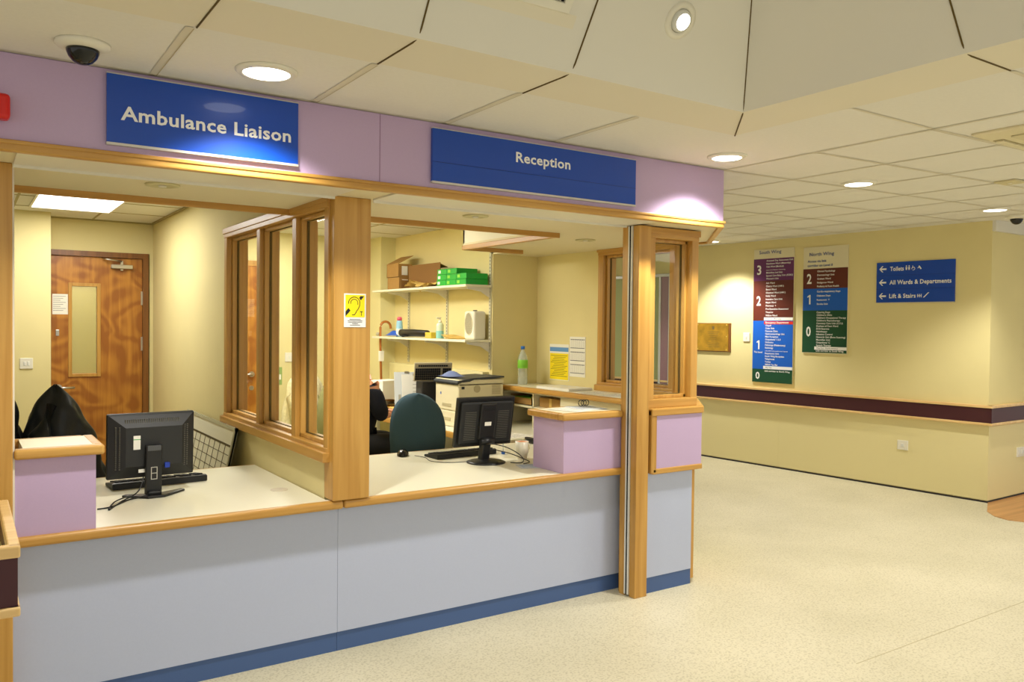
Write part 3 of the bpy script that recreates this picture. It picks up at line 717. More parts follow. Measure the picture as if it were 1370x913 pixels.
# vent grille in the coffer slope
pV = (-2.05, CY1-.66*.30, ZC+.30)
Mv = slopeM((-1.98, CY1-.66*.158, ZC+.158))
t = thing('vent_grille', tuple(Mv.translation), 'white framed square-mesh vent grille in the sloping coffer at the top edge', 'vent')
# local y runs up or down the slope: find sign
sy = 1 if (Mv.to_3x3() @ Vector((0, 1, 0))).z > 0 else -1
def vb(mb, x0, x1, y0, y1, z0, z1, bev=0): mb.box(x0, x1, *sorted((sy*y0, sy*y1)), z0, z1, bev, M=Mv)
mb = MB(); vb(mb, -.42, .06, 0, .03, 0, .010, .002); vb(mb, -.42, .06, .37, .40, 0, .010, .002); vb(mb, -.42, -.39, 0, .40, 0, .0098, .002); vb(mb, .03, .06, 0, .40, 0, .0098, .002); mb.build('frame', white, t)
mb = MB(); vb(mb, -.39, .03, .03, .37, .0, .002); mb.build('backing', blackm, t)
mb = MB()
for i in range(22): x = -.39+i*.02; vb(mb, x-.0025, x+.0025, .03, .37, .002, .007)
for i in range(18): y = .03+i*.02; vb(mb, -.39, .03, y-.0025, y+.0025, .002, .0068)
mb.build('mesh_bars', mat('grille_white', lin(176, 172, 156), .5), t)
mb = MB(); vb(mb, -.46, .1, -.045, .0, -.002, .001); 
mb.build('patch', plasterband, t)
# dome cameras
def dome(x, y, z, label, r=.05):
    t = thing('dome_camera', (x, y, z-.07), label, 'security camera')
    mb = MB(); mb.lathe([(r*1.65, .0), (r*1.65, -.008), (r*1.5, -.016), (r*1.1, -.022), (r*1.0, -.022)], (x, y, z)); mb.build('collar', white, t)
    mb = MB(); mb.lathe([(r, -.018), (r*.98, -.030), (r*.85, -.045), (r*.6, -.060), (r*.3, -.068), (.0005, -.070)], (x, y, z)); mb.build('smoked_dome', darkglass, t)
    mb = MB(); mb.sphere((x, y, z-.036), r*.5); mb.build('lens_ball', darkgrey, t)
dome(-3.30, -.24, ZC, 'smoked dome camera with white collar on the ceiling at upper left')
dome(3.87, .20, zc(3.87), 'small dark dome camera on the ceiling at the right edge', .05)
# cassette air unit
t = thing('ceiling_cassette', (.62, -1.65, 2.42), 'square cream air cassette with rounded corners in the ceiling at upper right', 'air unit')
zz = zc(.6)
mb = MB(); mb.box(.24, 1.0, -2.02, -1.26, zz-.022, zz+.0, .012, seg=3); mb.build('panel', mat('cassette_cream', lin(218, 208, 172), .5), t)
mb = MB(); mb.box(.36, .88, -1.90, -1.38, zz-.030, zz-.022, .004); mb.build('intake', mat('cassette_intake', lin(206, 196, 158), .5), t)
mb = MB(); mb.box(.92, .985, -1.95, -1.33, zz-.026, zz-.0215); mb.box(.40, .84, -1.33, -1.285, zz-.026, zz-.0215); mb.build('louvre_slot', mat('louvre_tan', lin(176, 164, 124), .6), t)
mb = MB(); mb.box(.925, .98, -1.94, -1.34, zz-.040, zz-.034, .002); mb.box(.41, .83, -1.325, -1.29, zz-.031, zz-.0262, .001); mb.build('flap', beige, t)
t = thing('ceiling_sensor', (1.83, -.7, 2.46), 'small cream rectangular plate on the tiled ceiling at right', 'sensor')
mb = MB(); mb.box(1.76, 1.90, -.76, -.63, zc(1.83)-.014, zc(1.83)-.002, .004); mb.build('plate', mat('sensor_cream', lin(206, 196, 156), .5), t)
mb = MB(); mb.cyl((1.83, -.695, zc(1.83)-.015), .012, .004); mb.build('indicator', white, t)
# red call point / sounder at the left edge of the fascia
t = thing('fire_sounder', (-3.57, -.02, 2.2), 'red plastic fire sounder at the left end of the lilac fascia', 'alarm')
mb = MB(); mb.box(-3.60, -3.493, -.06, -.005, 2.213, 2.298, .014, seg=3); mb.build('body', red, t)
mb = MB(); mb.box(-3.60, -3.50, -.006, 0, 2.22, 2.29, .002); mb.build('base', red, t)

# office ceiling light panels
def panel(x0, x1, y0, y1, label, pw=None):
    t = thing('ceiling_light_panel', ((x0+x1)/2, (y0+y1)/2, 2.39), label, 'ceiling light')
    mb = MB(); mb.box(x0-.015, x1+.015, y0-.015, y0, 2.400, 2.413); mb.box(x0-.015, x1+.015, y1, y1+.015, 2.400, 2.413); mb.box(x0-.015, x0, y0, y1, 2.400, 2.413); mb.box(x1, x1+.015, y0, y1, 2.400, 2.413); mb.build('frame', white, t)
    mb = MB(); mb.box(x0, x1, y0, y1, 2.404, 2.411); mb.build('diffuser', emp, t)
    area('panel_lamp', ((x0+x1)/2, (y0+y1)/2, 2.395), x1-x0-.04, y1-y0-.04, pw or PANEL_W)
panel(-3.19, -2.66, 2.75, 3.93, 'bright rectangular ceiling light panel in the left office', 19)
panel(-1.85, -1.28, 2.1, 3.3, 'bright ceiling light panel in the right office behind the broad post')
area('office_fill_lamp', (-1.2, 3.9, 2.395), .5, .5, 10)  # added fill without a fitting, brightens the back of the right office

# ================================================================== LEFT OFFICE
# door in the back wall
D0, D1, DT = -3.02, -2.26, 2.12
mb = MB(); mb.box(D1-.045, D1+.0, YB-.02, YB+.1, 0, DT+.02); mb.box(D0-.03, D0+.01, YB-.02, YB+.1, 0, DT+.02); mb.box(D0+.011, D1-.046, YB-.02, YB+.1, DT-.025, DT+.0195)
DF = struct('door_1', mb, wdark)
DX0, DX1 = D0+.012, D1-.047
LX0, LX1, LZ0, LZ1 = -2.855, -2.665, 1.10, 1.84
mb = MB(); yd0, yd1 = YB+.01, YB+.055
mb.box(DX0, LX0, yd0, yd1, .005, DT-.027); mb.box(LX1, DX1, yd0, yd1, .005, DT-.027); mb.box(LX0, LX1, yd0, yd1, .005, LZ0); mb.box(LX0, LX1, yd0, yd1, LZ1, DT-.027)
mb.build('door_leaf', wdoor, DF)
mb = MB(); b = .028
for a in ((LX0-b, LX0, LZ0-b, LZ1+b), (LX1, LX1+b, LZ0-b, LZ1+b), (LX0, LX1, LZ0-b, LZ0), (LX0, LX1, LZ1, LZ1+b)): mb.box(a[0], a[1], yd0-.012, yd0+.002, a[2], a[3], .003)
mb.build('vision_frame', wz, DF)
mb = MB(); mb.box(LX0, LX1, yd0+.02, yd0+.026, LZ0, LZ1); mb.build('vision_glass', mat('vision_glass', lin(176, 170, 96), .15, alpha=.35), DF)
mb = MB(); mb.cyl((-2.955, yd0-.006, .985), .027, .012, axis='y'); mb.tube([(-2.955, yd0-.006, .985), (-2.955, yd0-.05, .985), (-2.94, yd0-.058, .985), (-2.84, yd0-.058, .985)], .0095); mb.build('door_handle', chrome, DF)
mb = MB(); mb.box(-2.975, -2.95, yd0-.008, yd0+.001, 1.42, 1.47, .002); mb.build('lock', chrome, DF)
mb = MB(); mb.box(-2.56, -2.39, yd0-.05, yd0, 2.0, 2.035, .004); mb.box(-2.485, -2.465, yd0-.03, yd0-.01, 1.985, 2.07); mb.tube([(-2.475, yd0-.03, 2.065), (-2.6, YB-.06, 2.075), (-2.62, YB-.02, 2.08)], .007); mb.build('door_closer', chrome, DF)
for z in (1.75, 1.35, .3):
    mb = MB(); mb.box(DX1-.012, DX1+.012, yd0-.009, yd0+.001, z-.06, z+.06, .002); mb.build('hinge', chrome, DF)
mb = MB(); mb.box(-3.6, -2.0, YB+1.2, YB+1.25, 0, 2.4, m=cream); mb.box(-3.6, -2.0, YB+1.18, YB+1.2, .82, .98, m=darkgrey); mb.box(-3.6, -2.0, YB+.15, YB+1.25, 2.42, 2.44, m=ceil)
struct('wall_beyond_door', mb, None)
area('corridor_lamp', (-2.7, YB+.7, 2.38), .5, .5, 12)
t = thing('door_notice', (-2.95, yd0-.002, 1.62), 'white typed notice taped to the veneer door beside its glass', 'notice')
mb = MB(); mb.box(-3.0, -2.885, yd0-.003, yd0-.001, 1.60, 1.77); mb.build('sheet', paper, t)
mb = MB()
for i in range(8): mb.quad([(-2.995, yd0-.0036, 1.75-i*.017), (-2.9-.02*(i % 3), yd0-.0036, 1.75-i*.017), (-2.9-.02*(i % 3), yd0-.0036, 1.753-i*.017), (-2.995, yd0-.0036, 1.753-i*.017)])
mb.build('print', ink, t)
wallplate('light_switch', Matrix.Translation((-3.205, 4.25, 1.165)), .09, .085, 'square white light switch on the cream wall left of the veneer door', 'switch', ((-.012, .042, .018, .03), (.014, .042, .018, .03)))

# office chairs
def chair(loc, rz, fabric, label, top=1.10, wd=.40, arms=False):
    t = thing('office_chair', loc, label, 'chair', 'office chairs behind the counters', rz=rz); M = WM[t]
    X, Y, Z = 0, 0, 0
    mb = MB()
    hb = .56; z0 = top-hb
    def f(u, v, side):
        v = 1-(1-v)**2; a = (u-.5)*2; zz_ = v
        wv = wd*(.5+.5*math.sin(PI*min(1, .18+.62*v))**.8)*.5 if v < .55 else wd*.5*math.sqrt(max(0, 1-((v-.45)/.55)**2.6))*.98+.0
        wv = wd*.5*((.90+.2*v) if v < .45 else math.sqrt(max(0.0, 1-((v-.45)/.55)**3.0)))
        dep = .035*math.cos(a*PI/2)+.03*(1-a*a)
        curve = -.05*math.sin(PI*v)+.03*v
        return Vector((a*wv, curve+(-dep if side else dep*.4), z0+hb*v))
    for side in (0, 1): mb.grid(lambda u, v: M @ f(u, v, side), 14, 18)
    bmesh.ops.remove_doubles(mb.bm, verts=mb.bm.verts[:], dist=.002)
    # close rim
    be = [e for e in mb.bm.edges if len(e.link_faces) == 1]
    try: bmesh.ops.bridge_loops(mb.bm, edges=be)
    except Exception: pass
    mb.build('backrest', fabric, t)
    mb = MB(); mb.box(-.23, .23, .04, .48, .44, .51, .03, M=M, seg=3); mb.build('seat', fabric, t)
    mb = MB(); mb.box(-.03, .03, -.09, -.06, .42, z0+.15, .006, M=M); mb.box(-.03, .03, -.09, .2, .41, .43, .005, M=M); mb.build('back_bar', black, t)
    mb = MB(); mb.cyl((0, .25, .26), .025, .34, M=M); mb.build('gas_column', black, t)
    for i in range(5):
        a = i*2*PI/5+.3
        mb = MB(); mb.tube([(0, .25, .10), (.26*math.cos(a), .25+.26*math.sin(a), .075)], [.025, .015], M=M); mb.cyl((.27*math.cos(a), .25+.27*math.sin(a), .0301), .03, .04, axis='x', M=M); mb.build('leg', black, t)
    return t
chair((-1.10, 1.66, 0), R(-6), tealc, 'dark teal office chair with rounded back behind the reception counter', top=1.085, wd=.40)
chair((-3.23, 1.76, 0), R(4), tealc, 'office chair under the black quilted coat behind the left counter', top=1.06, wd=.26)
chair((-3.78, 1.70, 0), R(-5), tealc, 'office chair behind the left post, covered by a black coat', top=1.12, wd=.30)
def coat(cx, cy, ztop, wtop, wbot, zbot, label, lean=0, seed=1):
    rnd = random.Random(seed); ph = [rnd.uniform(0, 6) for _ in range(6)]
    t = thing('black_coat', (cx, cy, zbot), label, 'coat')
    mb = MB()
    def f(u, v):   # u around, v down
        a = u*2*PI; h = ztop-(ztop-zbot)*v
        rx = (wtop+(wbot-wtop)*v**.8)*.5*math.sin(min(PI/2, .004+v*7))**.5; ry = (.07+.09*v)*math.sin(min(PI/2, .004+v*7))**.5
        fold = 1+.05*math.sin(a*5+ph[0]+3*v)+.08*math.sin(a*9+ph[1]-4*v)*v+.05*math.sin(13*v+a*3+ph[2])+.03*math.sin(23*v-a*5+ph[4])
        return Vector((cx+rx*math.cos(a)*fold+lean*v, cy+ry*math.sin(a)*fold, h+.012*math.sin(a*3+ph[3])*(1-v)))
    mb.grid(f, 64, 30); bmesh.ops.remove_doubles(mb.bm, verts=mb.bm.verts[:], dist=.0005)
    mb.build('body', coatm, t)
    mb = MB(); mb.tube([(cx-wtop*.2, cy-.06, ztop-.10), (cx-wbot*.15, cy-.13, ztop-.25), (cx-wbot*.18, cy-.14, ztop-.45)], [.03, .055, .05], 12)
    mb.build('sleeve', coatm, t)
coat(-3.215, 1.73, 1.20, .10, .54, .60, 'shiny black quilted coat draped over a chair in front of the veneer door', lean=.02, seed=3)
coat(-3.62, 1.68, 1.36, .30, .66, .60, 'black coat on a chair beside the left post, partly cut off by it', lean=0, seed=5)

# planner board leaning against the partition wall
t = thing('planner_board', (-2.36, 2.3, 0), 'white wall planner board with dark grid leaning against the partition wall', 'board')
Lb, Hb = 1.25, .93; tilt = math.atan2(.20, .92)
MBd = Matrix.Translation((-2.455, 1.72, .005)) @ Matrix.Rotation(PI/2, 4, 'Z') @ Matrix.Rotation(tilt, 4, 'X')
def pb(mb, x0, x1, y0, y1, z0, z1, **k): mb.box(x0, x1, y0, y1, z0, z1, M=MBd, **k)
mb = MB(); pb(mb, 0, Lb, 0, .012, 0, Hb); mb.build('board', mat('planner_white', lin(222, 222, 200), .4), t)
mb = MB(); pb(mb, 0, .02, -.002, .018, 0, Hb); pb(mb, Lb-.02, Lb, -.002, .018, 0, Hb); pb(mb, 0, Lb, -.002, .018, Hb-.02, Hb); pb(mb, 0, Lb, -.002, .018, 0, .02); mb.build('frame', mat('planner_frame', lin(178, 178, 150), .4), t)
mb = MB(); zt = Hb-.115
for y in (0,):
    pass
mb.box(.02, Lb-.02, .012, .0145, zt-.006, zt+.006, M=MBd); mb.box(.02, Lb-.02, -.0025, 0, zt-.006, zt+.006, M=MBd)
for i in range(1, 13): z = zt-i*.055; pb(mb, .02, Lb-.02, -.0018, 0, z-.0015, z+.0015); pb(mb, .02, Lb-.02, .012, .0138, z-.0015, z+.0015)
for i in range(1, 10): x = .02+i*.122; pb(mb, x-.0025, x+.0025, -.0019, 0, .02, zt); pb(mb, x-.0025, x+.0025, .012, .0139, .02, zt)
mb.build('grid_lines', mat('planner_ink', lin(70, 60, 30), .6), t)

# monitors
def monitor(name, loc, rz, w_, h_, label, kind, tilt=0):
    t = thing('monitor', loc, label, 'monitor', rz=rz); M = WM[t]
    zb = .085 if kind == 1 else .095
    Mt = M @ Matrix.Translation((0, .03, zb)) @ Matrix.Rotation(tilt, 4, 'X')
    mb = MB(); mb.box(-w_/2, w_/2, .0, .028, 0, h_, .006, M=Mt); mb.build('bezel', black, t)
    mb = MB(); mb.box(-w_/2+.018, w_/2-.018, .028, .0295, .02, h_-.018, M=Mt); mb.build('screen', darkglass, t)
    if kind == 1:
        b = bmesh.new(); o0 = [(-w_/2+.004, h_-.004), (w_/2-.004, h_-.004), (w_/2-.004, .004), (-w_/2+.004, .004)]; i0 = [(-w_/2+.075, h_-.062), (w_/2-.062, h_-.062), (w_/2-.062, .06), (-w_/2+.075, .06)]
        vo = [b.verts.new((x, .002, z)) for x, z in o0]; vi = [b.verts.new((x, -.030, z)) for x, z in i0]
        for i in range(4): b.faces.new((vo[i], vo[(i+1) % 4], vi[(i+1) % 4], vi[i]))
        b.faces.new(vi)
        mb = MB(); mb._join(b, Mt)
        mb.build('back_shell', mat('monitor_back', lin(34, 35, 35), .5), t)
        mb = MB()   # vents
        for i in range(26):
            x = -w_/2+.075+i*(w_-.15)/25
            mb.box(x-.002, x+.002, -.0195, -.012, h_-.05, h_-.025, M=Mt)
        for i in range(22):
            z = .05+i*(h_-.11)/21
            for q in (-w_/2+.035, -w_/2+.05, w_/2-.035, w_/2-.048): mb.box(q-.003, q+.003, -.024 if abs(q) < w_/2-.04 else -.018, -.008, z-.002, z+.002, M=Mt)
        mb.build('vent_slots', grilled, t)
        mb = MB(); mb.box(-.085, -.055, -.0315, -.030, .14, .205, .0, M=Mt); mb.build('label_sticker', paper, t)
        mb = MB(); mb.box(-.085, -.055, -.0322, -.0315, .186, .189, .0, M=Mt); mb.build('sticker_stripe', green, t)
        mb = MB(); mb.box(-.062, -.025, -.0315, -.030, .03, .046, .0, M=Mt); mb.build('rating_plate', paper, t)
        mb = MB(); mb.box(.052, .075, -.040, -.028, .045, .07, .002, M=Mt); mb.build('video_plug', mat('plug_blue', lin(30, 60, 160), .4), t)
        mb = MB(); mb.box(-.036, .036, -.062, -.030, -.075, .160, .006, M=Mt); mb.build('stand_column', black, t)
        mb = MB(); mb.box(-.030, .030, -.063, -.058, .135, .160, .002, M=Mt); mb.build('stand_cap', mat('stand_cap_grey', lin(78, 80, 82), .3), t)
        mb = MB()
        for z in (-.0, .028): mb.box(-.014, .014, -.0635, -.061, z, z+.003, M=Mt)
        mb.box(-.014, .014, -.0635, -.061, .056, .059, M=Mt); mb.box(-.014, -.011, -.0635, -.061, 0, .059, M=Mt); mb.box(.011, .014, -.0635, -.061, 0, .059, M=Mt)
        mb.build('cable_clip', silver, t)
        mb = MB(); mb.prism([(-.13, .02), (-.035, -.075), (.04, -.075), (.155, .03), (.14, .05), (.04, .01), (-.04, .01), (-.11, .04)], 0.0, .012, M=M, bev=.004); mb.box(-.03, .03, -.05, .01, .01, .03, .008, M=M); mb.build('stand_foot', black, t)
    else:
        mb = MB(); mb.box(-w_/2+.015, w_/2-.015, -.018, .002, .02, h_-.02, .014, M=Mt); mb.build('back_shell', mat('monitor_back2', lin(28, 30, 31), .55), t)
        mb = MB(); mb.box(-.055, .055, -.034, -.016, .05, h_-.03, .008, M=Mt); mb.build('centre_spine', black, t)
        mb = MB(); mb.box(-.038, .038, -.037, -.033, h_-.072, h_-.052, .002, M=Mt); mb.build('carry_slot', blackm, t)
        mb = MB()
        for sgn in (-1, 1):
            for i in range(16): z = .05+i*.011; mb.box(sgn*.075 if sgn > 0 else -.15, .15 if sgn > 0 else -.075, -.0195, -.0178, z, z+.003, M=Mt)
        mb.build('vent_slots', grilled, t)
        mb = MB(); mb.box(-.022, .022, -.0355, -.034, .135, .158, .0, M=Mt); mb.build('rating_plate', paper, t)
        mb = MB(); mb.box(-.028, .028, -.05, -.0, -.085, .06, .008, M=Mt); mb.cyl((0, -.04, .04), .02, .09, axis='x', M=Mt); mb.build('stand_neck', black, t)
        mb = MB(); mb.lathe([(.115, 0), (.118, .005), (.10, .012), (.03, .018), (.0005, .018)], M=M @ Matrix.Translation((0, -.01, 0))); mb.build('stand_foot', black, t)
    return t
monitor('a', (-2.883, .893, .728), R(2), .385, .305, 'black square monitor seen from behind, with vents and stickers, on the left counter', 1, tilt=R(3))
monitor('b', (-1.035, .893, .728), R(-1), .395, .300, 'black monitor with spine and round foot, seen from behind, on the right counter', 2, tilt=R(10))
def keyboard(loc, rz, L, D, label, m1=black, tilt=0, keym=None, extra=None):
    t = thing('keyboard', loc, label, 'keyboard', rz=rz); M = WM[t] @ (Matrix.Rotation(tilt, 4, 'X') if tilt else Matrix())
    mb = MB(); b = bmesh.new()
    pts = [(0, .0), (D, .0), (D, .014), (D*.96, .016), (D*.1, .034), (0, .030)]
    vs0 = [b.verts.new((-L/2, y, z)) for y, z in pts]; vs1 = [b.verts.new((L/2, y, z)) for y, z in pts]
    b.faces.new(vs0); b.faces.new(vs1[::-1])
    for i in range(6): b.faces.new((vs0[i], vs1[i], vs1[(i+1) % 6], vs0[(i+1) % 6]))
    bmesh.ops.bevel(b, geom=b.edges[:], offset=.003, segments=2, affect='EDGES'); mb._join(b, M); mb.build('case', m1, t)
    mb = MB(); n = 15; sl = math.atan2(-.018, D*.86)
    for r_ in range(6):
        for c in range(22):
            if c in (15, 19): continue
            x = -L/2+.016+c*(L-.032)/22+.009; y = D*.12+r_*(D*.8)/6+.008; z = .034-(y-D*.1)*.018/(D*.86)
            if r_ == 5 and 4 <= c <= 8: continue
            mb.box(x-.0075, x+.0075, y-.0075, y+.0075, z-.002, z+.006, M=M)
    mb.build('keys', keym or blackm, t)
    if not tilt:
        mb = MB(); mb.box(-L/2+.03, -L/2+.06, .004, .02, -.0, .004, M=M); mb.build('foot', black, t)
    return t
keyboard((-2.80, 1.118, .728), R(4), .45, .16, 'black keyboard behind the monitor on the left counter')
keyboard((-1.02, 1.118, .728), R(3), .44, .16, 'black keyboard behind the monitor on the right counter')
def cable(name, pts, r, m, label):
    # smooth with Catmull-Rom
    P = [Vector(p) for p in pts]; out = []
    for i in range(len(P)-1):
        p0 = P[max(0, i-1)]; p1 = P[i]; p2 = P[i+1]; p3 = P[min(len(P)-1, i+2)]
        for k_ in range(8):
            s = k_/8; out.append(.5*((2*p1)+(p2-p0)*s+(2*p0-5*p1+4*p2-p3)*s*s+(3*p1-p0-3*p2+p3)*s**3))
    out.append(P[-1]); mb = MB(); mb.tube(out, r, 6, m=m); return tag(mb.build(name), label, 'cable', 'computer cables')
ZT = .728
cable('cable', [(-2.852, 0.892, 0.782), (-2.912, 0.852, 0.742), (-3.002, 0.812, ZT+.006), (-3.082, 0.712, ZT+.004), (-3.142, 0.692, ZT+.004)], .0035, black, 'black monitor cable curling towards the left lilac box')
cable('cable', [(-2.922, 0.892, 0.822), (-2.952, 0.852, 0.762), (-3.032, 0.792, ZT+.006), (-3.102, 0.652, ZT+.004), (-3.062, 0.772, ZT+.012), (-2.982, 0.892, ZT+.01)], .003, black, 'thin black cable looping beside the left monitor foot')
cable('cable', [(-1.010, 0.852, 0.842), (-0.940, 0.812, 0.822), (-0.860, 0.812, 0.782), (-0.800, 0.832, 0.737), (-0.870, 0.752, ZT+.004), (-0.920, 0.792, ZT+.004)], .003, black, 'black cable dropping from the right monitor to the counter')
cable('cable', [(-1.020, 0.862, 0.812), (-0.910, 0.822, 0.782), (-0.840, 0.792, 0.752), (-0.810, 0.752, ZT+.004), (-0.880, 0.712, ZT+.004)], .003, black, 'second black cable hanging from the right monitor')
cable('mouse_cable', [(-1.300, 1.292, ZT+.006), (-1.270, 1.212, ZT+.003), (-1.300, 1.072, ZT+.003), (-1.220, 0.972, ZT+.003), (-1.100, 0.952, ZT+.003)], .002, darkgrey, 'thin mouse cable curving over the right counter')
t = thing('computer_mouse', (-1.35, 1.355, ZT), 'shiny black computer mouse on the right counter near the chair', 'mouse')
Mm = Matrix.Translation((-1.35, 1.355, ZT)) @ Matrix.Rotation(R(-30), 4, 'Z')
mb = MB(); mb.sphere((0, 0, .004), .06, (.62, 1.05, .66), M=Mm); bmesh.ops.delete(mb.bm, geom=[v for v in mb.bm.verts if v.co.z < ZT], context='VERTS')
mb.build('shell', mat('mouse_gloss', lin(30, 32, 34), .18), t)
mb = MB(); mb.cyl((0, -.03, .034), .006, .008, 12, axis='x', M=Mm); mb.build('wheel', silver, t)

# ================================================================== RIGHT OFFICE
t = thing('side_desk', (-.1, 2.6, 0), 'cream-topped side desk with beech edge along the right office wall', 'desk')
bx(-.58, -.01, 1.50, 4.27, .715, .745).build('desktop', worktop, t)
mb = MB(); mb.box(-.60, -.578, 1.50, 4.27, .700, .746, .006); mb.build('nosing', wy, t)
bx(-.01, .44, .80, 2.44, .715, .745).build('desktop_corner', worktop, t)
bx(-.398, -.012, .42, 1.498, .70, .7275).build('desktop_return', worktop, t)
mb = MB(); mb.box(-.50, -.47, 1.6, 1.63, 0, .715); mb.build('leg', metw, t)
mb = MB(); mb.box(-.50, -.47, 3.6, 3.63, 0, .715); mb.build('leg', metw, t)
mb = MB(); mb.box(-.50, -.05, 2.5, 2.52, .0, .715); mb.build('side_panel', worktop, t)
# pigeonhole unit
t = thing('pigeonhole_unit', (.25, 1.6, .745), 'cream pigeonhole unit with beech-edged top along the right wall', 'shelf unit')
mb = MB(); mb.box(.08, .445, .82, 2.43, 1.030, 1.056); mb.build('top', worktop, t)
mb = MB(); mb.box(.035, .085, .80, 2.44, 1.022, 1.060, .012, seg=3); mb.build('nosing', wy, t)
mb = MB()
for y in (2.42, 1.99, 1.63, 1.25, .85): mb.box(.09, .44, y-.008, y+.008, .747, 1.03)
mb.box(.09, .44, .84, 2.42, .895, .910); mb.box(.42, .44, .84, 2.42, .747, 1.03); mb.box(.089, .44, .84, 2.42, 1.008, 1.03)
mb.box(.088, .10, .84, 1.62, .91, 1.01)
mb.build('dividers', beige, t)
t = thing('card_tray', (.2, 2.2, .911), 'brown cardboard tray with green card in the far pigeonhole', 'box')
mb = MB(); mb.box(.12, .38, 2.05, 2.35, .911, .916); mb.box(.12, .126, 2.05, 2.35, .911, .965); mb.box(.12, .38, 2.05, 2.056, .911, .985); mb.box(.12, .38, 2.344, 2.35, .911, .985); mb.build('tray', card, t)
mb = MB(); mb.box(.14, .36, 2.08, 2.32, .93, .968); mb.build('contents', greenl, t)
t = thing('card_box', (.2, 1.8, .911), 'brown cardboard carton inside the second pigeonhole', 'box')
mb = MB(); mb.box(.13, .38, 1.66, 1.96, .911, .985, .003); mb.build('carton', card, t); mb = MB(); mb.box(.129, .131, 1.80, 1.83, .911, .985); mb.build('tape', pbag, t)

def sheet(name, x0, x1, y0, y1, z, rz, m, label, cat='papers', th=.0012, lines=None):
    t = thing(name, ((x0+x1)/2, (y0+y1)/2, z), label, cat)
    M = Matrix.Translation(((x0+x1)/2, (y0+y1)/2, z)) @ Matrix.Rotation(rz, 4, 'Z'); a, b = (x1-x0)/2, (y1-y0)/2
    mb = MB(); mb.box(-a, a, -b, b, 0, th, M=M); mb.build('sheet', m, t)
    mb = MB()
    for i in range(7): mb.box(-a*.8, a*(.8-.3*(i % 2)), b*.75-i*b*.22, b*.75-i*b*.22+.003, th, th+.0003, M=M)
    mb.build('print', lines or ink, t); return t
ZB = 1.064
sheet('paper_sheet', -.79, -.58, .38, .60, ZB, R(18), paper, 'white sheet lying at the left on the right lilac box')
sheet('paper_sheet', -.66, -.48, .42, .62, ZB+.0015, R(-8), paperb, 'bluish printed sheet lying at the right on the right lilac box')
sheet('paper_sheet', .10, .34, .98, 1.26, 1.057, R(10), paper, 'loose white sheet on the unit top near the window')
sheet('paper_sheet', .09, .30, 1.28, 1.50, 1.057, R(-15), paper, 'loose sheet overlapping the magazines on the unit top')
sheet('paper_stack', .12, .36, 1.60, 1.98, 1.057, R(4), paper, 'stack of magazines with yellow top on the pigeonhole unit', 'magazines', .018, yellow)
sheet('leaflet', -.96, -.78, .56, .70, ZT+.001, R(-20), paperb, 'printed leaflet with blue picture on the right counter by the lilac box', 'leaflet', .001, pblue)
sheet('paper_sheet', -.40, -.18, 1.55, 1.80, .746, R(12), paper, 'loose sheet on the side desk behind the cup')
sheet('paper_sheet', -.35, -.1, 1.12, 1.36, .728, R(-6), paper, 'sheet on the side desk beside the pigeonholes')
t = thing('stapler', (-.30, 1.45, .746), 'long dark stapler lying on the side desk', 'stapler')
mb = MB(); mb.box(-.36, -.33, 1.30, 1.46, .729, .747, .004); mb.build('base', black, t); mb = MB(); mb.box(-.358, -.332, 1.31, 1.46, .750, .767, .005); mb.build('arm', black, t)
t = thing('wire_coil', (-.54, .58, 1.064), 'coiled wire ring on the sheets above the lilac box', 'wire')
mb = MB()
for k_ in range(3): mb.tube([(-.56+.02*k_+.02*math.cos(a), .58, ZB+.024+.018*math.sin(a)) for a in [i*PI/6 for i in range(12)]], .0025, 6, closed=True)
mb.build('coil', darkgrey, t)
# mug
t = thing('mug', (-.87, .78, ZT), 'cream mug with orange inside on the right counter', 'mug')
mb = MB(); mb.lathe([(.030, 0), (.033, .004), (.040, .05), (.042, .108), (.0395, .108), (.037, .05), (.029, .008), (.0005, .007)], (-.77, .893, ZT)); mb.build('body', mat('mug_cream', lin(226, 220, 196), .3), t)
mb = MB(); mb.lathe([(.0394, .104), (.037, .05), (.029, .010), (.0005, .009)], (-.77, .893, ZT)); mb.build('inside', orange, t)
mb = MB(); mb.tube([(-.731, .90, ZT+.085), (-.706, .91, ZT+.08), (-.701, .91, ZT+.055), (-.716, .905, ZT+.032), (-.733, .90, ZT+.03)], .0045); mb.build('handle', mat('mug_cream2', lin(232, 222, 190), .3), t)
t = thing('pen', (-.86, .95, ZT), 'thin clear pen with blue end standing behind the cream mug', 'pen')
mb = MB(); mb.cyl((-.77, 1.10, ZT+.05), .004, .10); mb.build('barrel', petb, t); mb = MB(); mb.cyl((-.77, 1.10, ZT+.008), .012, .016); mb.build('base', bluecap, t)
# water bottle
t = thing('water_bottle', (.24, 2.36, 1.057), 'clear water bottle with green label and blue cap on the pigeonhole unit', 'bottle')
c = (.23, 2.34, 1.057)
mb = MB(); mb.lathe([(.001, .0), (.036, .0), (.041, .008), (.041, .06), (.038, .065), (.041, .07), (.041, .10), (.038, .105), (.041, .11), (.041, .205), (.036, .235), (.020, .272), (.015, .28), (.015, .295)], c); mb.build('body', petb, t)
mb = MB(); mb.lathe([(.0415, .135), (.0425, .137), (.0425, .203), (.0415, .205)], c); mb.build('label', greenl, t)
mb = MB(); mb.lathe([(.0175, .293), (.0175, .315), (.016, .318), (.0005, .318)], c); mb.build('cap', bluecap, t)
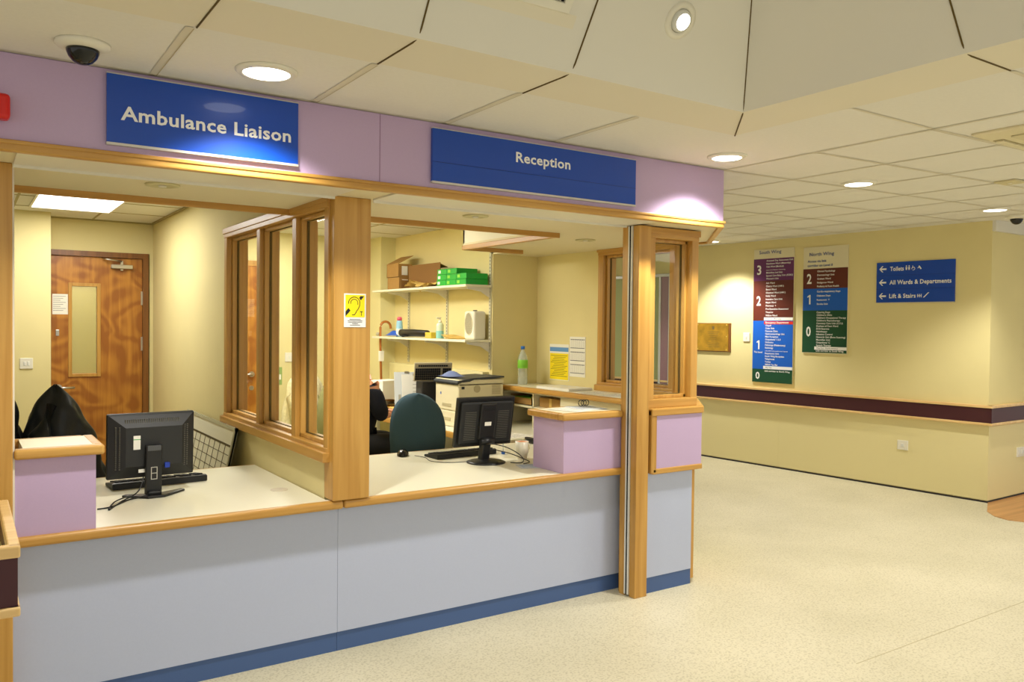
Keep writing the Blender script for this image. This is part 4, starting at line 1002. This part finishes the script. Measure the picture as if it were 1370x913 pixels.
# notices on the right wall
def wallnotice(name, y0, y1, z0, z1, label, m):
    t = thing(name, (.449, (y0+y1)/2, z0), label, 'notice'); bx(.4465, .4492, y0, y1, z0, z1).build('sheet', m, t); return t
t = wallnotice('yellow_notice', 2.02-.02, 2.02+.24, 1.10, 1.395, 'yellow notice with blue header on the wall left of the booth window', paper)
bx(.4458, .4466, 2.005, 2.255, 1.105, 1.32).build('yellow_field', yellow, t); bx(.4457, .4466, 2.005, 2.255, 1.335, 1.37).build('header', pblue, t)
mb = MB()
for i in range(13): mb.box(.4452, .4459, 2.02+.02*(i % 3), 2.24-.015*((i*7) % 4), 1.30-i*.014, 1.304-i*.014)
mb.build('print', mat('print_olive', lin(120, 110, 30), .7), t)
t = wallnotice('rota_sheet', 1.79, 1.99, 1.14, 1.46, 'large white rota sheet with grid rows beside the booth window frame', paper)
mb = MB()
for k_ in range(3):
    zt_ = 1.445-k_*.10
    for j in range(11): mb.box(.4456, .4466, 1.80+j*.0165, 1.80+j*.0165+.011, zt_-.012, zt_-.004)
    mb.box(.4456, .4466, 1.80, 1.98, zt_-.078, zt_-.073); 
    for j in range(12): mb.box(.4458, .4466, 1.80+j*.0155, 1.8006+j*.0155, zt_-.075, zt_-.015)
mb.build('print', ink, t)

# shelves with brackets and slotted uprights
for i, (y, lb) in enumerate(((2.478, 'slotted white shelf upright nearest the wall corner'), (3.20, 'slotted white shelf upright in the middle of the alcove'), (3.96, 'slotted white shelf upright next to the boxed pipe'))):
    t = thing('shelf_upright', (-.01, y, 1.18), lb, 'shelf upright', 'slotted uprights in the alcove'); mb = MB()
    mb.box(-.012, -.0005, y-.014, y+.014, 1.18, 2.02 if i else 2.14); mb.build('rail', mat('upright_white', lin(200, 196, 170), .5) if 'upright_white' not in MATS else MATS['upright_white'], t)
    mb = MB(); z = 1.2
    while z < (2.0 if i else 2.12): mb.box(-.0128, -.0118, y-.004, y+.004, z, z+.014); z += .028
    mb.build('slots', darkgrey, t)
for (z, lb) in ((1.855, 'upper white wall shelf holding the cartons and green boxes'), (1.405, 'lower white wall shelf holding bottles and the fan heater')):
    t = thing('wall_shelf', (-.13, 3.4, z), lb, 'shelf', 'white shelves in the alcove'); mb = MB(); mb.box(-.26, -.014, 2.453, 4.26, z, z+.02, .003); mb.build('board', mat('shelf_white', lin(230, 226, 200), .5) if 'shelf_white' not in MATS else MATS['shelf_white'], t)
    for y in (2.478, 3.20, 3.96):
        mb = MB(); b = bmesh.new(); pr = [(-.014, z-.001), (-.23, z-.001), (-.23, z-.015), (-.10, z-.035), (-.014, z-.085)]
        v0 = [b.verts.new((x, y-.004, zz_)) for x, zz_ in pr]; v1 = [b.verts.new((x, y+.004, zz_)) for x, zz_ in pr]
        b.faces.new(v0); b.faces.new(v1[::-1])
        for i in range(5): b.faces.new((v0[i], v1[i], v1[(i+1) % 5], v0[(i+1) % 5]))
        mb._join(b); mb.build('bracket', white, t)
SH1, SH2 = 1.8755, 1.4255
# cartons on the upper shelf
def carton(x0, x1, y0, y1, z0, z1, label, flap=None, lab=True):
    t = thing('carton', ((x0+x1)/2, (y0+y1)/2, z0), label, 'box'); e = .004
    mb = MB(); mb.box(x0, x1, y0, y1, z0, z0+e); mb.box(x0, x0+e, y0, y1, z0, z1); mb.box(x1-e, x1, y0, y1, z0, z1); mb.box(x0, x1, y0, y0+e, z0, z1); mb.box(x0, x1, y1-e, y1, z0, z1); mb.build('body', card, t)
    if flap:
        mb = MB(); mb.box(0, flap[3], -(y1-y0)/2, (y1-y0)/2, 0, e, M=Matrix.Translation((flap[0], (y0+y1)/2, flap[1])) @ Matrix.Rotation(R(flap[2]), 4, 'Y')); mb.build('flap', card, t)
    if lab:
        mb = MB(); mb.box(x0+.03, x0+.09, y0-.001, y0, z0+.02, z1-.02); mb.build('shipping_label', paper, t)
    return t
carton(-.24, -.08, 3.70, 3.95, SH1, SH1+.110, 'brown carton with white label at the left end of the upper shelf')
carton(-.24, -.10, 3.71, 3.97, SH1+.111, SH1+.235, 'brown carton with raised flap stacked on another at the shelf end', flap=(-.24, SH1+.235, -28, .17))
t = thing('open_carton', (-.14, 3.36, SH1), 'large opened brown carton with upright flap in the middle of the upper shelf', 'box')
mb = MB(); mb.box(-.24, -.05, 3.06, 3.66, SH1, SH1+.004); mb.box(-.16, -.155, 3.06, 3.66, SH1, SH1+.215); mb.box(-.24, -.05, 3.656, 3.66, SH1, SH1+.08); mb.box(-.155, -.05, 3.06, 3.064, SH1, SH1+.06); mb.build('body', cardin, t)
mb = MB(); mb.box(0, .10, 3.10, 3.64, 0, .004, M=Matrix.Translation((-.155, 0, SH1+.212)) @ Matrix.Rotation(R(20), 4, 'Y')); mb.build('flap', card, t)
t = thing('paper_bags', (-.20, 3.3, SH1), 'crumpled yellow paper bags in front of the open carton', 'paper bags')
mb = MB()
for k_ in range(5):
    M = Matrix.Translation((-.215+.005*k_, 3.16+.08*k_, SH1+.014+.010*(k_%4))) @ Euler((R(6*k_-10), R(-12+7*k_), R(20*k_))).to_matrix().to_4x4()
    mb.grid(lambda u, v: M @ Vector(((u-.5)*.10, (v-.5)*.16, .012*math.sin(7*u+5*v+k_))), 8, 8)
mb.build('bag', pbag, t)
# green paper-ream boxes
gi = 0
gnames = ['left', 'middle', 'right']
for lev in range(3):
    for c_ in range(2 if lev == 2 else 3):
        y1 = 2.975-c_*.166; z0 = SH1+lev*.0475
        ww = .162
        levn = ['bottom', 'second', 'top'][lev]
        lb = f'green box, {levn} layer of the stack, {["far left", "middle", "near right"][c_] if lev < 2 else ["left", "right"][c_]} one'
        t = thing('green_box', (-.15, y1-ww/2, z0), lb, 'box', 'green boxes on the upper shelf')
        mb = MB(); mb.box(-.24+.004*lev, -.03, y1-ww, y1, z0, z0+.0465, .003); mb.build('carton_body', green, t)
        mb = MB(); mb.box(-.2415+.004*lev, -.2400+.004*lev, y1-.06, y1-.02, z0+.012, z0+.036)
        if c_ == 0: mb.build('white_label', paper, t)
        else: mb.build('print_mark', greenl, t)
# lower shelf things
def bottle(name, x, y, z, prof, m, label, parts):
    t = thing(name, (x, y, z), label, 'bottle'); mb = MB(); mb.lathe(prof, (x, y, z)); mb.build('body', m, t)
    for (n, pr, mm) in parts: mb = MB(); mb.lathe(pr, (x, y, z)); mb.build(n, mm, t)
    return t
bottle('spray_can', -.17, 3.83, SH2, [(.03, 0), (.032, .005), (.032, .09), (.028, .14), (.022, .16)], cyan, 'pale blue air freshener bottle with pink top on the lower shelf', [('cap', [(.024, .155), (.024, .175), (.018, .19), (.0005, .19)], pinkcap), ('label', [(.0325, .01), (.0328, .012), (.0328, .075), (.0325, .077)], paper)])
t = bottle('hand_gel', -.20, 2.98, SH2, [(.03, 0), (.033, .004), (.033, .115), (.026, .130), (.014, .138)], mat('gel_bottle', lin(206, 220, 190), .15), 'hand gel pump bottle with aqua gel on the lower shelf', [('gel', [(.0335, .002), (.0338, .004), (.0338, .065), (.0335, .067)], aqua), ('collar', [(.015, .136), (.015, .155), (.006, .157), (.006, .175)], white)])
mb = MB(); mb.box(-.235, -.19, 2.972, 2.988, SH2+.172, SH2+.184, .003); mb.build('pump_head', white, t)
t = thing('fan_heater', (-.15, 2.6, SH2), 'cream fan heater with oval grille at the right end of the lower shelf', 'heater')
HXF = -.150
mb = MB(); mb.box(HXF, -.03, 2.50, 2.66, SH2, SH2+.235, .020, seg=4); mb.build('body', mat('heater_cream', lin(228, 224, 204), .4), t)
mb = MB(); b = bmesh.new(); vs = [b.verts.new((HXF-.001, 2.58+.056*math.cos(a), SH2+.130+.090*math.sin(a))) for a in [i*PI/16 for i in range(32)]]; b.faces.new(vs); mb._join(b); mb.build('grille_opening', grilled, t)
mb = MB()
for i in range(-5, 6):
    hh = .088*math.sqrt(1-(i/6)**2); mb.box(HXF-.0035, HXF-.001, 2.58+i*.0095-.001, 2.58+i*.0095+.001, SH2+.130-hh, SH2+.130+hh)
for i in range(-8, 9):
    hh = .054*math.sqrt(1-(i/9)**2); mb.box(HXF-.0033, HXF-.001, 2.58-hh, 2.58+hh, SH2+.130+i*.010-.001, SH2+.130+i*.010+.001)
mb.tube([(HXF-.002, 2.58+.058*math.cos(a), SH2+.130+.092*math.sin(a)) for a in [i*PI/16 for i in range(32)]], .004, 6, closed=True)
mb.build('grille', beige, t)
mb = MB(); mb.cyl((-.09, 2.58, SH2+.238), .018, .012); mb.build('dial', darkgrey, t)
t = thing('umbrella_case', (-.18, 3.6, SH2), 'long black folded umbrella case lying on the lower shelf', 'case')
mb = MB(); mb.tube([(-.21, 3.72, SH2+.035), (-.21, 3.70, SH2+.04), (-.20, 3.5, SH2+.042), (-.20, 3.21, SH2+.040), (-.20, 3.18, SH2+.036)], [.02, .036, .034, .030, .015], 14); mb.build('body', black, t)
mb = MB(); mb.tube([(-.235, 3.68, SH2+.02), (-.25, 3.6, SH2+.012), (-.235, 3.52, SH2+.014)], [.006, .010, .006]); mb.build('strap', blackm, t)
t = thing('blue_bag', (-.19, 3.9, SH2), 'crumpled bright blue plastic bag on the lower shelf', 'bag')
mb = MB(); mb.grid(lambda u, v: Vector((-.25+.12*u, 3.80+.20*v, SH2+.012+.045*math.sin(PI*u)*math.sin(PI*v)*(1+.3*math.sin(9*u+13*v)))), 14, 18); mb.build('film', mat('blue_bag_plastic', lin(40, 90, 190), .35), t)
t = thing('yellow_tape_box', (-.2, 3.17, SH2), 'small yellow box beside the pump bottle on the lower shelf', 'box')
mb = MB(); mb.box(-.245, -.17, 3.06, 3.17, SH2, SH2+.052, .004); mb.build('body', mat('yellow_card', lin(220, 186, 60), .6), t); mb = MB(); mb.box(-.2455, -.245, 3.075, 3.15, SH2+.012, SH2+.03); mb.build('print', pbag, t)
t = thing('brown_envelopes', (-.18, 2.82, SH2), 'small pile of brown envelopes on the lower shelf', 'envelopes')
for i in range(3): mb = MB(); mb.box(-.10, .10, -.07, .07, 0, .004, M=Matrix.Translation((-.15, 2.80+.01*i, SH2+.002+.008*i)) @ Euler((0, R(-4*i), R(70+12*i))).to_matrix().to_4x4()); mb.build('envelope', pbag, t)
t = thing('wire_clips', (-.22, 4.2, SH2), 'small tangle of metal clips at the left end of the lower shelf', 'clips')
mb = MB()
for i in range(4): mb.tube([(-.22+.014*math.cos(a), 4.22-.015*i, SH2+.02+.014*math.sin(a)) for a in [j*PI/5 for j in range(10)]], .0025, 6, closed=True)
mb.build('clip', chrome, t)

# walking stick in the corner
t = thing('walking_stick', (-.28, 4.4, .75), 'brown wooden walking stick with crook handle leaning in the corner', 'walking stick')
mb = MB(); xs_ = -.20
hk = [(-.10+.055*math.cos(a), 4.2, 1.505+.055*math.sin(a)) for a in [i*PI/10 for i in range(0, 10)]]
pts = [(-.03, 4.17, 1.50)]+[(-.085+.055*math.cos(a), 4.17, 1.515+.055*math.sin(a)) for a in [i*PI/8 for i in range(0, 9)]]+[(-.14, 4.17, 1.35), (-.12, 4.17, .76)]
mb.tube(pts, .012, 10); mb.build('shaft', amber, t, M=Matrix.Translation((-.07, 0, 0)))
mb = MB(); mb.box(-.222, -.178, 4.15, 4.19, 1.18, 1.28, .004); mb.build('tag', paper, t)

# printer on the side desk
t = thing('laser_printer', (-.22, 2.3, .746), 'boxy cream laser printer with dark top on the side desk', 'printer')
px0, px1, py0, py1 = -.44, -.02, 2.24, 2.62
bx(px0, px1, py0, py1, .748, .868, bev=.006).build('paper_tray_unit', beige, t)
bx(px0+.004, px1, py0+.004, py1, .870, 1.095, bev=.012).build('body', beige, t)
mb = MB(); b = bmesh.new()
pf = [(px0-.012, 1.085), (px0+.03, 1.098), (px0+.10, 1.103), (px0+.14, 1.118), (px1, 1.128), (px1, 1.140), (px0+.13, 1.130), (px0+.0, 1.112), (px0-.015, 1.098)]
v0 = [b.verts.new((x, py0-.003, z)) for x, z in pf]; v1 = [b.verts.new((x, py1, z)) for x, z in pf]; n = len(pf)
b.faces.new(v0); b.faces.new(v1[::-1])
for i in range(n): b.faces.new((v0[i], v1[i], v1[(i+1) % n], v0[(i+1) % n]))
mb._join(b); mb.build('dark_lid', mat('printer_lid', lin(50, 54, 58), .45), t)
mb = MB(); mb.box(px0+.004, px1-.0, py0+.004, py1, 1.07, 1.118, .006); mb.build('upper_shell', beige, t)
mb = MB(); mb.box(px0-.003, px0+.001, py0+.12, py0+.26, .79, .815, .001); mb.box(px0, px0+.006, py0+.12, py0+.26, .90, .925, .002); mb.build('grip', beiged, t)
mb = MB(); mb.cyl((px0+.17, py0+.003, 1.045), .030, .004, axis='y'); mb.build('side_fan', beiged, t)
mb = MB()
for i in range(7): mb.box(px1-.11, px1-.03, py0+.001, py0+.0045, 1.0+i*.011, 1.006+i*.011)
mb.build('side_vents', beiged, t)
mb = MB(); mb.box(px0+.03, px0+.055, py0+.001, py0+.0045, 1.045, 1.065); mb.build('latch', darkgrey, t)
mb = MB(); mb.box(px0+.001, px0+.005, py0+.28, py0+.29, .99, 1.01); mb.build('indicator', bluecap, t)
t = thing('plastic_wrapper', (-.3, 2.5, 1.14), 'crumpled blue plastic wrapper lying on top of the printer', 'wrapper')
mb = MB(); mb.grid(lambda u, v: Vector((-.42+.16*u, 2.42+.2*v, 1.132+.03*math.sin(PI*u)*math.sin(PI*v)*(1.2+.5*math.sin(9*u+11*v)))), 12, 12); mb.build('film', mat('wrapper_blue', lin(112, 126, 168), .4), t)
# spare keyboard standing up behind the printer, on a black base unit
t = thing('computer_case', (-.4, 2.9, .746), 'small black computer case standing between the papers and printer', 'computer')
bx(-.50, -.14, 2.72, 2.84, .747, 1.075, bev=.006).build('case', mat('case_black', lin(30, 30, 32), .5), t)
mb = MB(); mb.box(-.502, -.499, 2.74, 2.82, .98, 1.02); mb.build('drive_bay', darkgrey, t)
t = thing('spare_keyboard', (-.4, 2.76, 1.078), 'grey-framed spare keyboard standing upright on the black computer case', 'keyboard')
Mk = Matrix.Translation((-.41, 2.735, 1.079)) @ Matrix.Rotation(R(-12), 4, 'Z') @ Matrix.Rotation(R(12), 4, 'X')
mb = MB(); mb.box(-.15, .17, 0, .022, 0, .155, .004, M=Mk); mb.build('case', mat('kb_tan', lin(168, 158, 128), .5), t)
mb = MB()
for r_ in range(5):
    for c in range(17):
        if c == 12: continue
        x = -.142+c*.0178; z = .012+r_*.020; mb.box(x, x+.0155, -.005, .001, z, z+.0175, M=Mk)
for c in range(14): x = -.12+c*.018; mb.box(x, x+.015, -.004, .001, .124, .138, M=Mk)
mb.build('keys', blackm, t)
# clipboard papers leaning
def leaning(x, y, w_, h_, rz, tl, label, m):
    t = thing('leaning_folder', (x, y, .746), label, 'papers'); M = Matrix.Translation((x, y, .748)) @ Matrix.Rotation(rz, 4, 'Z') @ Matrix.Rotation(R(-tl), 4, 'X')
    mb = MB(); mb.box(-w_/2, w_/2, 0, .006, 0, h_, M=M); mb.build('board', m, t)
    mb = MB()
    for i in range(6): mb.box(-w_*.1, w_*(.42-.1*(i % 2)), -.0007, 0, h_*.85-i*.03, h_*.85-i*.03+.004, M=M)
    for i in range(4): mb.box(-w_*.35+i*.035, -.35*w_+.022+i*.035, -.0007, 0, h_*.2, h_*.5, M=M)
    mb.build('print', mat('faint_ink', lin(170, 166, 150), .7) if 'faint_ink' not in MATS else MATS['faint_ink'], t)
    mb = MB(); mb.box(-.02, .02, -.005, 0, h_-.012, h_+.006, M=M); mb.build('clip', chrome, t)
leaning(-.45, 2.92, .23, .38, R(-14), 10, 'white printed clipboard leaning beside the black computer case', paper)
leaning(-.44, 3.10, .22, .39, R(-14), 10, 'plain white folder leaning behind the clipboard', paperb)
t = thing('desk_lamp', (-.40, 3.0, .746), 'small black lamp with disc-shaped head above the leaning clipboard', 'lamp')
mb = MB(); mb.sphere((-.40, 2.93, 1.165), .05, (1, .7, .38)); mb.build('lamp_head', black, t)
mb = MB(); mb.cyl((-.40, 3.0, .95), .008, .41); mb.cyl((-.40, 3.0, .752), .05, .01); mb.tube([(-.40, 3.0, 1.15), (-.40, 2.96, 1.16)], .008); mb.build('stand', black, t)
# white box, brown bags and pink cloth on the far part of the desk
t = thing('white_box', (-.42, 3.6, .746), 'white cardboard box on the desk in the office corner', 'box')
Mw = Matrix.Translation((-.44, 3.55, .705)) @ Matrix.Rotation(R(18), 4, 'Z')
mb = MB(); mb.box(-.11, .11, -.08, .08, .042, .325, .004, M=Mw); mb.build('carton_body', paper, t); mb = MB(); mb.box(-.112, .112, -.082, .082, .315, .335, .003, M=Mw); mb.build('lid', paper, t)
t = thing('brown_bags_pile', (-.35, 3.35, .746), 'pile of creased brown paper bags on the desk beside the person', 'paper bags')
for k_ in range(6):
    M = Matrix.Translation((-.40+.02*(k_ % 3), 3.34+.03*(k_ % 2), .755+.022*k_)) @ Euler((R(5*(k_ % 3)-4), R(6-4*(k_ % 4)), R(30*k_))).to_matrix().to_4x4()
    mb = MB(); mb.grid(lambda u, v: M @ Vector(((u-.5)*.30, (v-.5)*.24, .010*math.sin(6*u+4*v+k_)+.004)), 8, 8); mb.build('bag', pbag if k_ < 5 else cardin, t)
t = thing('pink_cloth', (-.5, 3.8, .98), 'folded pink cloth on the corner desk, right of the broad post', 'cloth')
mb = MB(); 
mb.grid(lambda u, v: Vector((-.64+.15*u, 3.70+.14*v, 1.02+.05*math.sin(PI*v)*(.6+.4*math.sin(5*u+2))-.16*max(0, .35-u)-.02*math.cos(9*v+4*u))), 16, 16); mb.build('fold', pink, t)
mb = MB(); mb.grid(lambda u, v: Vector((-.66+.10*u+.01*math.sin(12*v), 3.695+.02*math.sin(9*u), 1.02-.26*v)), 14, 12); mb.build('hanging_fold', pink, t)
mb = MB(); mb.box(-.595, -.46, 3.71, 3.84, .747, 1.015, .008); mb.build('bundle', pbag, t)


# back wall of right office: door, switches, poster seen through the partition window
mb = MB(); mb.box(-2.02, -1.98, YB-.03, YB, 0, 2.12); mb.box(-1.29, -1.24, YB-.03, YB, 0, 2.12); mb.box(-2.02, -1.24, YB-.03, YB, 2.08, 2.13)
D2 = struct('door_2', mb, wz)
mb = MB(); mb.box(-1.98, -1.29, YB-.02, YB-.001, .005, 2.08); mb.build('door_leaf', wdoor, D2)
mb = MB(); mb.cyl((-1.36, YB-.03, 1.06), .026, .012, axis='y'); mb.tube([(-1.36, YB-.03, 1.06), (-1.36, YB-.07, 1.06), (-1.38, YB-.075, 1.06), (-1.47, YB-.075, 1.06)], .009); mb.build('door_handle', chrome, D2)
mb = MB(); mb.cyl((-1.36, YB-.025, .93), .022, .010, axis='y'); mb.build('thumb_turn', chrome, D2)
wallplate('light_switch', Matrix.Translation((-.99, YB, 1.17)), .088, .09, 'white light switch on the back wall seen through the middle partition pane', 'switch', ((0, .045, .015, .03),))
t = thing('green_notice', (-1.10, YB-.002, .98), 'small green and white notice on the back wall seen through the partition window', 'notice')
bx(-1.13, -1.06, YB-.003, YB-.001, .95, 1.12).build('sheet', mat('notice_green', lin(140, 170, 96), .6), t); bx(-1.12, -1.07, YB-.004, YB-.003, 1.0, 1.05).build('white_patch', paper, t)

# fleece coat heap on a low cabinet
t = thing('cream_fleece_coat', (-1.25, 3.7, .72), 'pale fluffy coat hanging over a chair behind the seated person', 'coat')
mb = MB()
def ff(u, v):
    a = u*2*PI; h = 1.16-.62*v; rx = (.12+.10*v)*math.sin(min(PI/2, .1+v*6)); ry = (.07+.06*v)*math.sin(min(PI/2, .1+v*6))
    f_ = 1+.08*math.sin(a*6+5*v)+.06*math.sin(a*11-9*v)
    return Vector((-1.12+rx*math.cos(a)*f_, 3.75+ry*math.sin(a)*f_, h))
mb.grid(ff, 48, 24); mb.build('body', fleece, t)
mb = MB(); mb.tube([(-1.21, 3.66, 1.05), (-1.27, 3.62, .90), (-1.25, 3.60, .72)], [.05, .06, .05], 12); mb.build('sleeve', fleece, t)
chair((-1.12, 3.72, 0), R(20), olive, 'chair under the pale fluffy coat at the back of the right office', top=1.10, wd=.34)

# ================================================================== PERSON (seated, facing right, mostly behind the broad post)
CHX, CHY = -1.20, 2.72
chair((CHX-.08, CHY, 0), R(-90), olive, 'grey-green fabric chair the seated person sits on', top=1.13, wd=.42)
P = thing('person', (CHX+.12, CHY, 0), 'person in black top sitting at the desk with hands together, mostly behind the post', 'person')
def skinned(name, verts, edges, radii, m, parent, root=0, sub=2):
    off = WM[parent].translation
    me = bpy.data.meshes.new(name); me.from_pydata([tuple(Vector(v)-off) for v in verts], edges, []); me.materials.append(m)
    o = bpy.data.objects.new(name, me); COL.objects.link(o); o.parent = parent; WM[o] = WM[parent].copy()
    sm = o.modifiers.new('skin', 'SKIN')
    for i, r_ in enumerate(radii):
        sv = me.skin_vertices[0].data[i]; sv.radius = (r_, r_) if not isinstance(r_, tuple) else r_; sv.use_root = (i == root)
    sm.use_smooth_shade = True
    ss = o.modifiers.new('sub', 'SUBSURF'); ss.levels = sub; ss.render_levels = sub
    return o
hx, hy, hz_ = CHX+.06, CHY, .57     # pelvis
sh = (hx+.12, hy, 1.04)
hand = (-.80, 2.62, .865)
V = [(hx, hy, hz_), (hx+.06, hy, .78), (hx+.11, hy, .96), sh, (hx+.08, hy, 1.11), (hx+.06, hy, 1.17),            # 0-5 spine, neck
     (hx+.13, hy-.16, 1.03), (hx+.19, hy-.19, .84), (-.88, 2.62, .83), (-.825, 2.62, .84),                       # 6-9 right arm (near)
     (hx+.16, hy+.14, 1.03), (hx+.26, hy+.16, .90), (-.86, 2.78, .865), (-.81, 2.73, .86),                       # 10-13 left arm
     (hx+.02, hy-.10, .58), (hx+.44, hy-.12, .61), (hx+.42, hy-.12, .13), (hx+.53, hy-.12, .06),                  # 14-17 leg
     (hx+.02, hy+.10, .58), (hx+.44, hy+.12, .61), (hx+.42, hy+.12, .13), (hx+.53, hy+.12, .06)]
Ed = [(0, 1), (1, 2), (2, 3), (3, 4), (4, 5), (3, 6), (6, 7), (7, 8), (8, 9), (3, 10), (10, 11), (11, 12), (12, 13), (0, 14), (14, 15), (15, 16), (16, 17), (0, 18), (18, 19), (19, 20), (20, 21)]
Rr = [.135, .125, .135, .10, .05, .055, .055, .043, .028, .026, .055, .043, .028, .026, .085, .065, .045, .035, .085, .065, .045, .035]
body = skinned('body', V, Ed, Rr, skin, P)
HC = Vector((hx+.06, hy, 1.265))
mb = MB()
mb.sphere(HC, .1, (.95, .76, 1.15)); mb.sphere(HC+Vector((.045, 0, -.055)), .06, (.9, .85, .9)); mb.sphere(HC+Vector((.098, 0, -.012)), .014, (1, .8, 1.6))
mb.sphere(HC+Vector((-.01, .078, -.01)), .024, (.8, .3, 1.2)); mb.sphere(HC+Vector((-.01, -.078, -.01)), .024, (.8, .3, 1.2))
mb.tube([HC+Vector((.09, -.022, -.055)), HC+Vector((.098, 0, -.053)), HC+Vector((.09, .022, -.055))], .005)
mb.build('head', skin, body)
mb = MB()
for s_ in (-1, 1): mb.sphere(HC+Vector((.083, s_*.032, .008)), .011)
mb.build('eye', paper, body)
mb = MB(); mb.sphere(HC+Vector((-.022, 0, .022)), .108, (.98, .86, 1.08)); bmesh.ops.delete(mb.bm, geom=[v for v in mb.bm.verts if v.co.x > HC.x+.045 and v.co.z < HC.z+.06], context='VERTS'); mb.build('hair', hairm, P)
skinned('jumper', [Vector(V[i]) for i in (0, 1, 2, 3)]+[Vector(V[6]), Vector(V[7]), Vector(V[8])+Vector((-.03, 0, -.002)), Vector(V[10]), Vector(V[11]), Vector(V[12])+Vector((-.03, 0, 0))],
        [(0, 1), (1, 2), (2, 3), (3, 4), (4, 5), (5, 6), (3, 7), (7, 8), (8, 9)], [.165, .165, .165, .115, .078, .066, .044, .078, .066, .044], navy, P)
skinned('trousers', [V[0], V[14], V[15], V[16], V[18], V[19], V[20]], [(0, 1), (1, 2), (2, 3), (0, 4), (4, 5), (5, 6)], [.16, .125, .10, .065, .125, .10, .065], blackm, P)
for s_, idx in ((-1, 17), (1, 21)):
    mb = MB(); mb.sphere(Vector(V[idx])+Vector((.0, 0, -.005)), .06, (1.9, .75, .8)); bmesh.ops.delete(mb.bm, geom=[v for v in mb.bm.verts if v.co.z < .004], context='VERTS'); mb.build('shoe', black, P)
def handmesh(base, dirv, side, name):
    d = Vector(dirv).normalized(); upv_ = Vector((0, 0, 1)); lat = d.cross(upv_).normalized()*side
    base = Vector(base); vs = [base, base+d*.05]; es = [(0, 1)]; rs = [(.024, .017), (.032, .014)]
    for k_, (o_, l) in enumerate(((-.027, .060), (-.009, .072), (.009, .068), (.026, .052))):
        i0 = len(vs); r0 = base+d*.075+lat*o_
        vs += [r0, r0+d*l*.45-upv_*.006, r0+d*l*.75-upv_*.024, r0+d*l*.8-upv_*.042]; es += [(1, i0), (i0, i0+1), (i0+1, i0+2), (i0+2, i0+3)]; rs += [.0098, .009, .0085, .007]
    i0 = len(vs); r0 = base+d*.03-lat*.035
    vs += [r0, r0+d*.035-lat*.012, r0+d*.06-lat*.004]; es += [(0, i0), (i0, i0+1), (i0+1, i0+2)]; rs += [.012, .0105, .009]
    return skinned(name, vs, es, rs, skin, body, sub=1)
handmesh(Vector(V[9])+Vector((-.005, 0, 0)), (1, .35, -.15), 1, 'hand'); handmesh(Vector(V[13])+Vector((-.005, 0, 0)), (1, -.30, -.1), -1, 'hand')
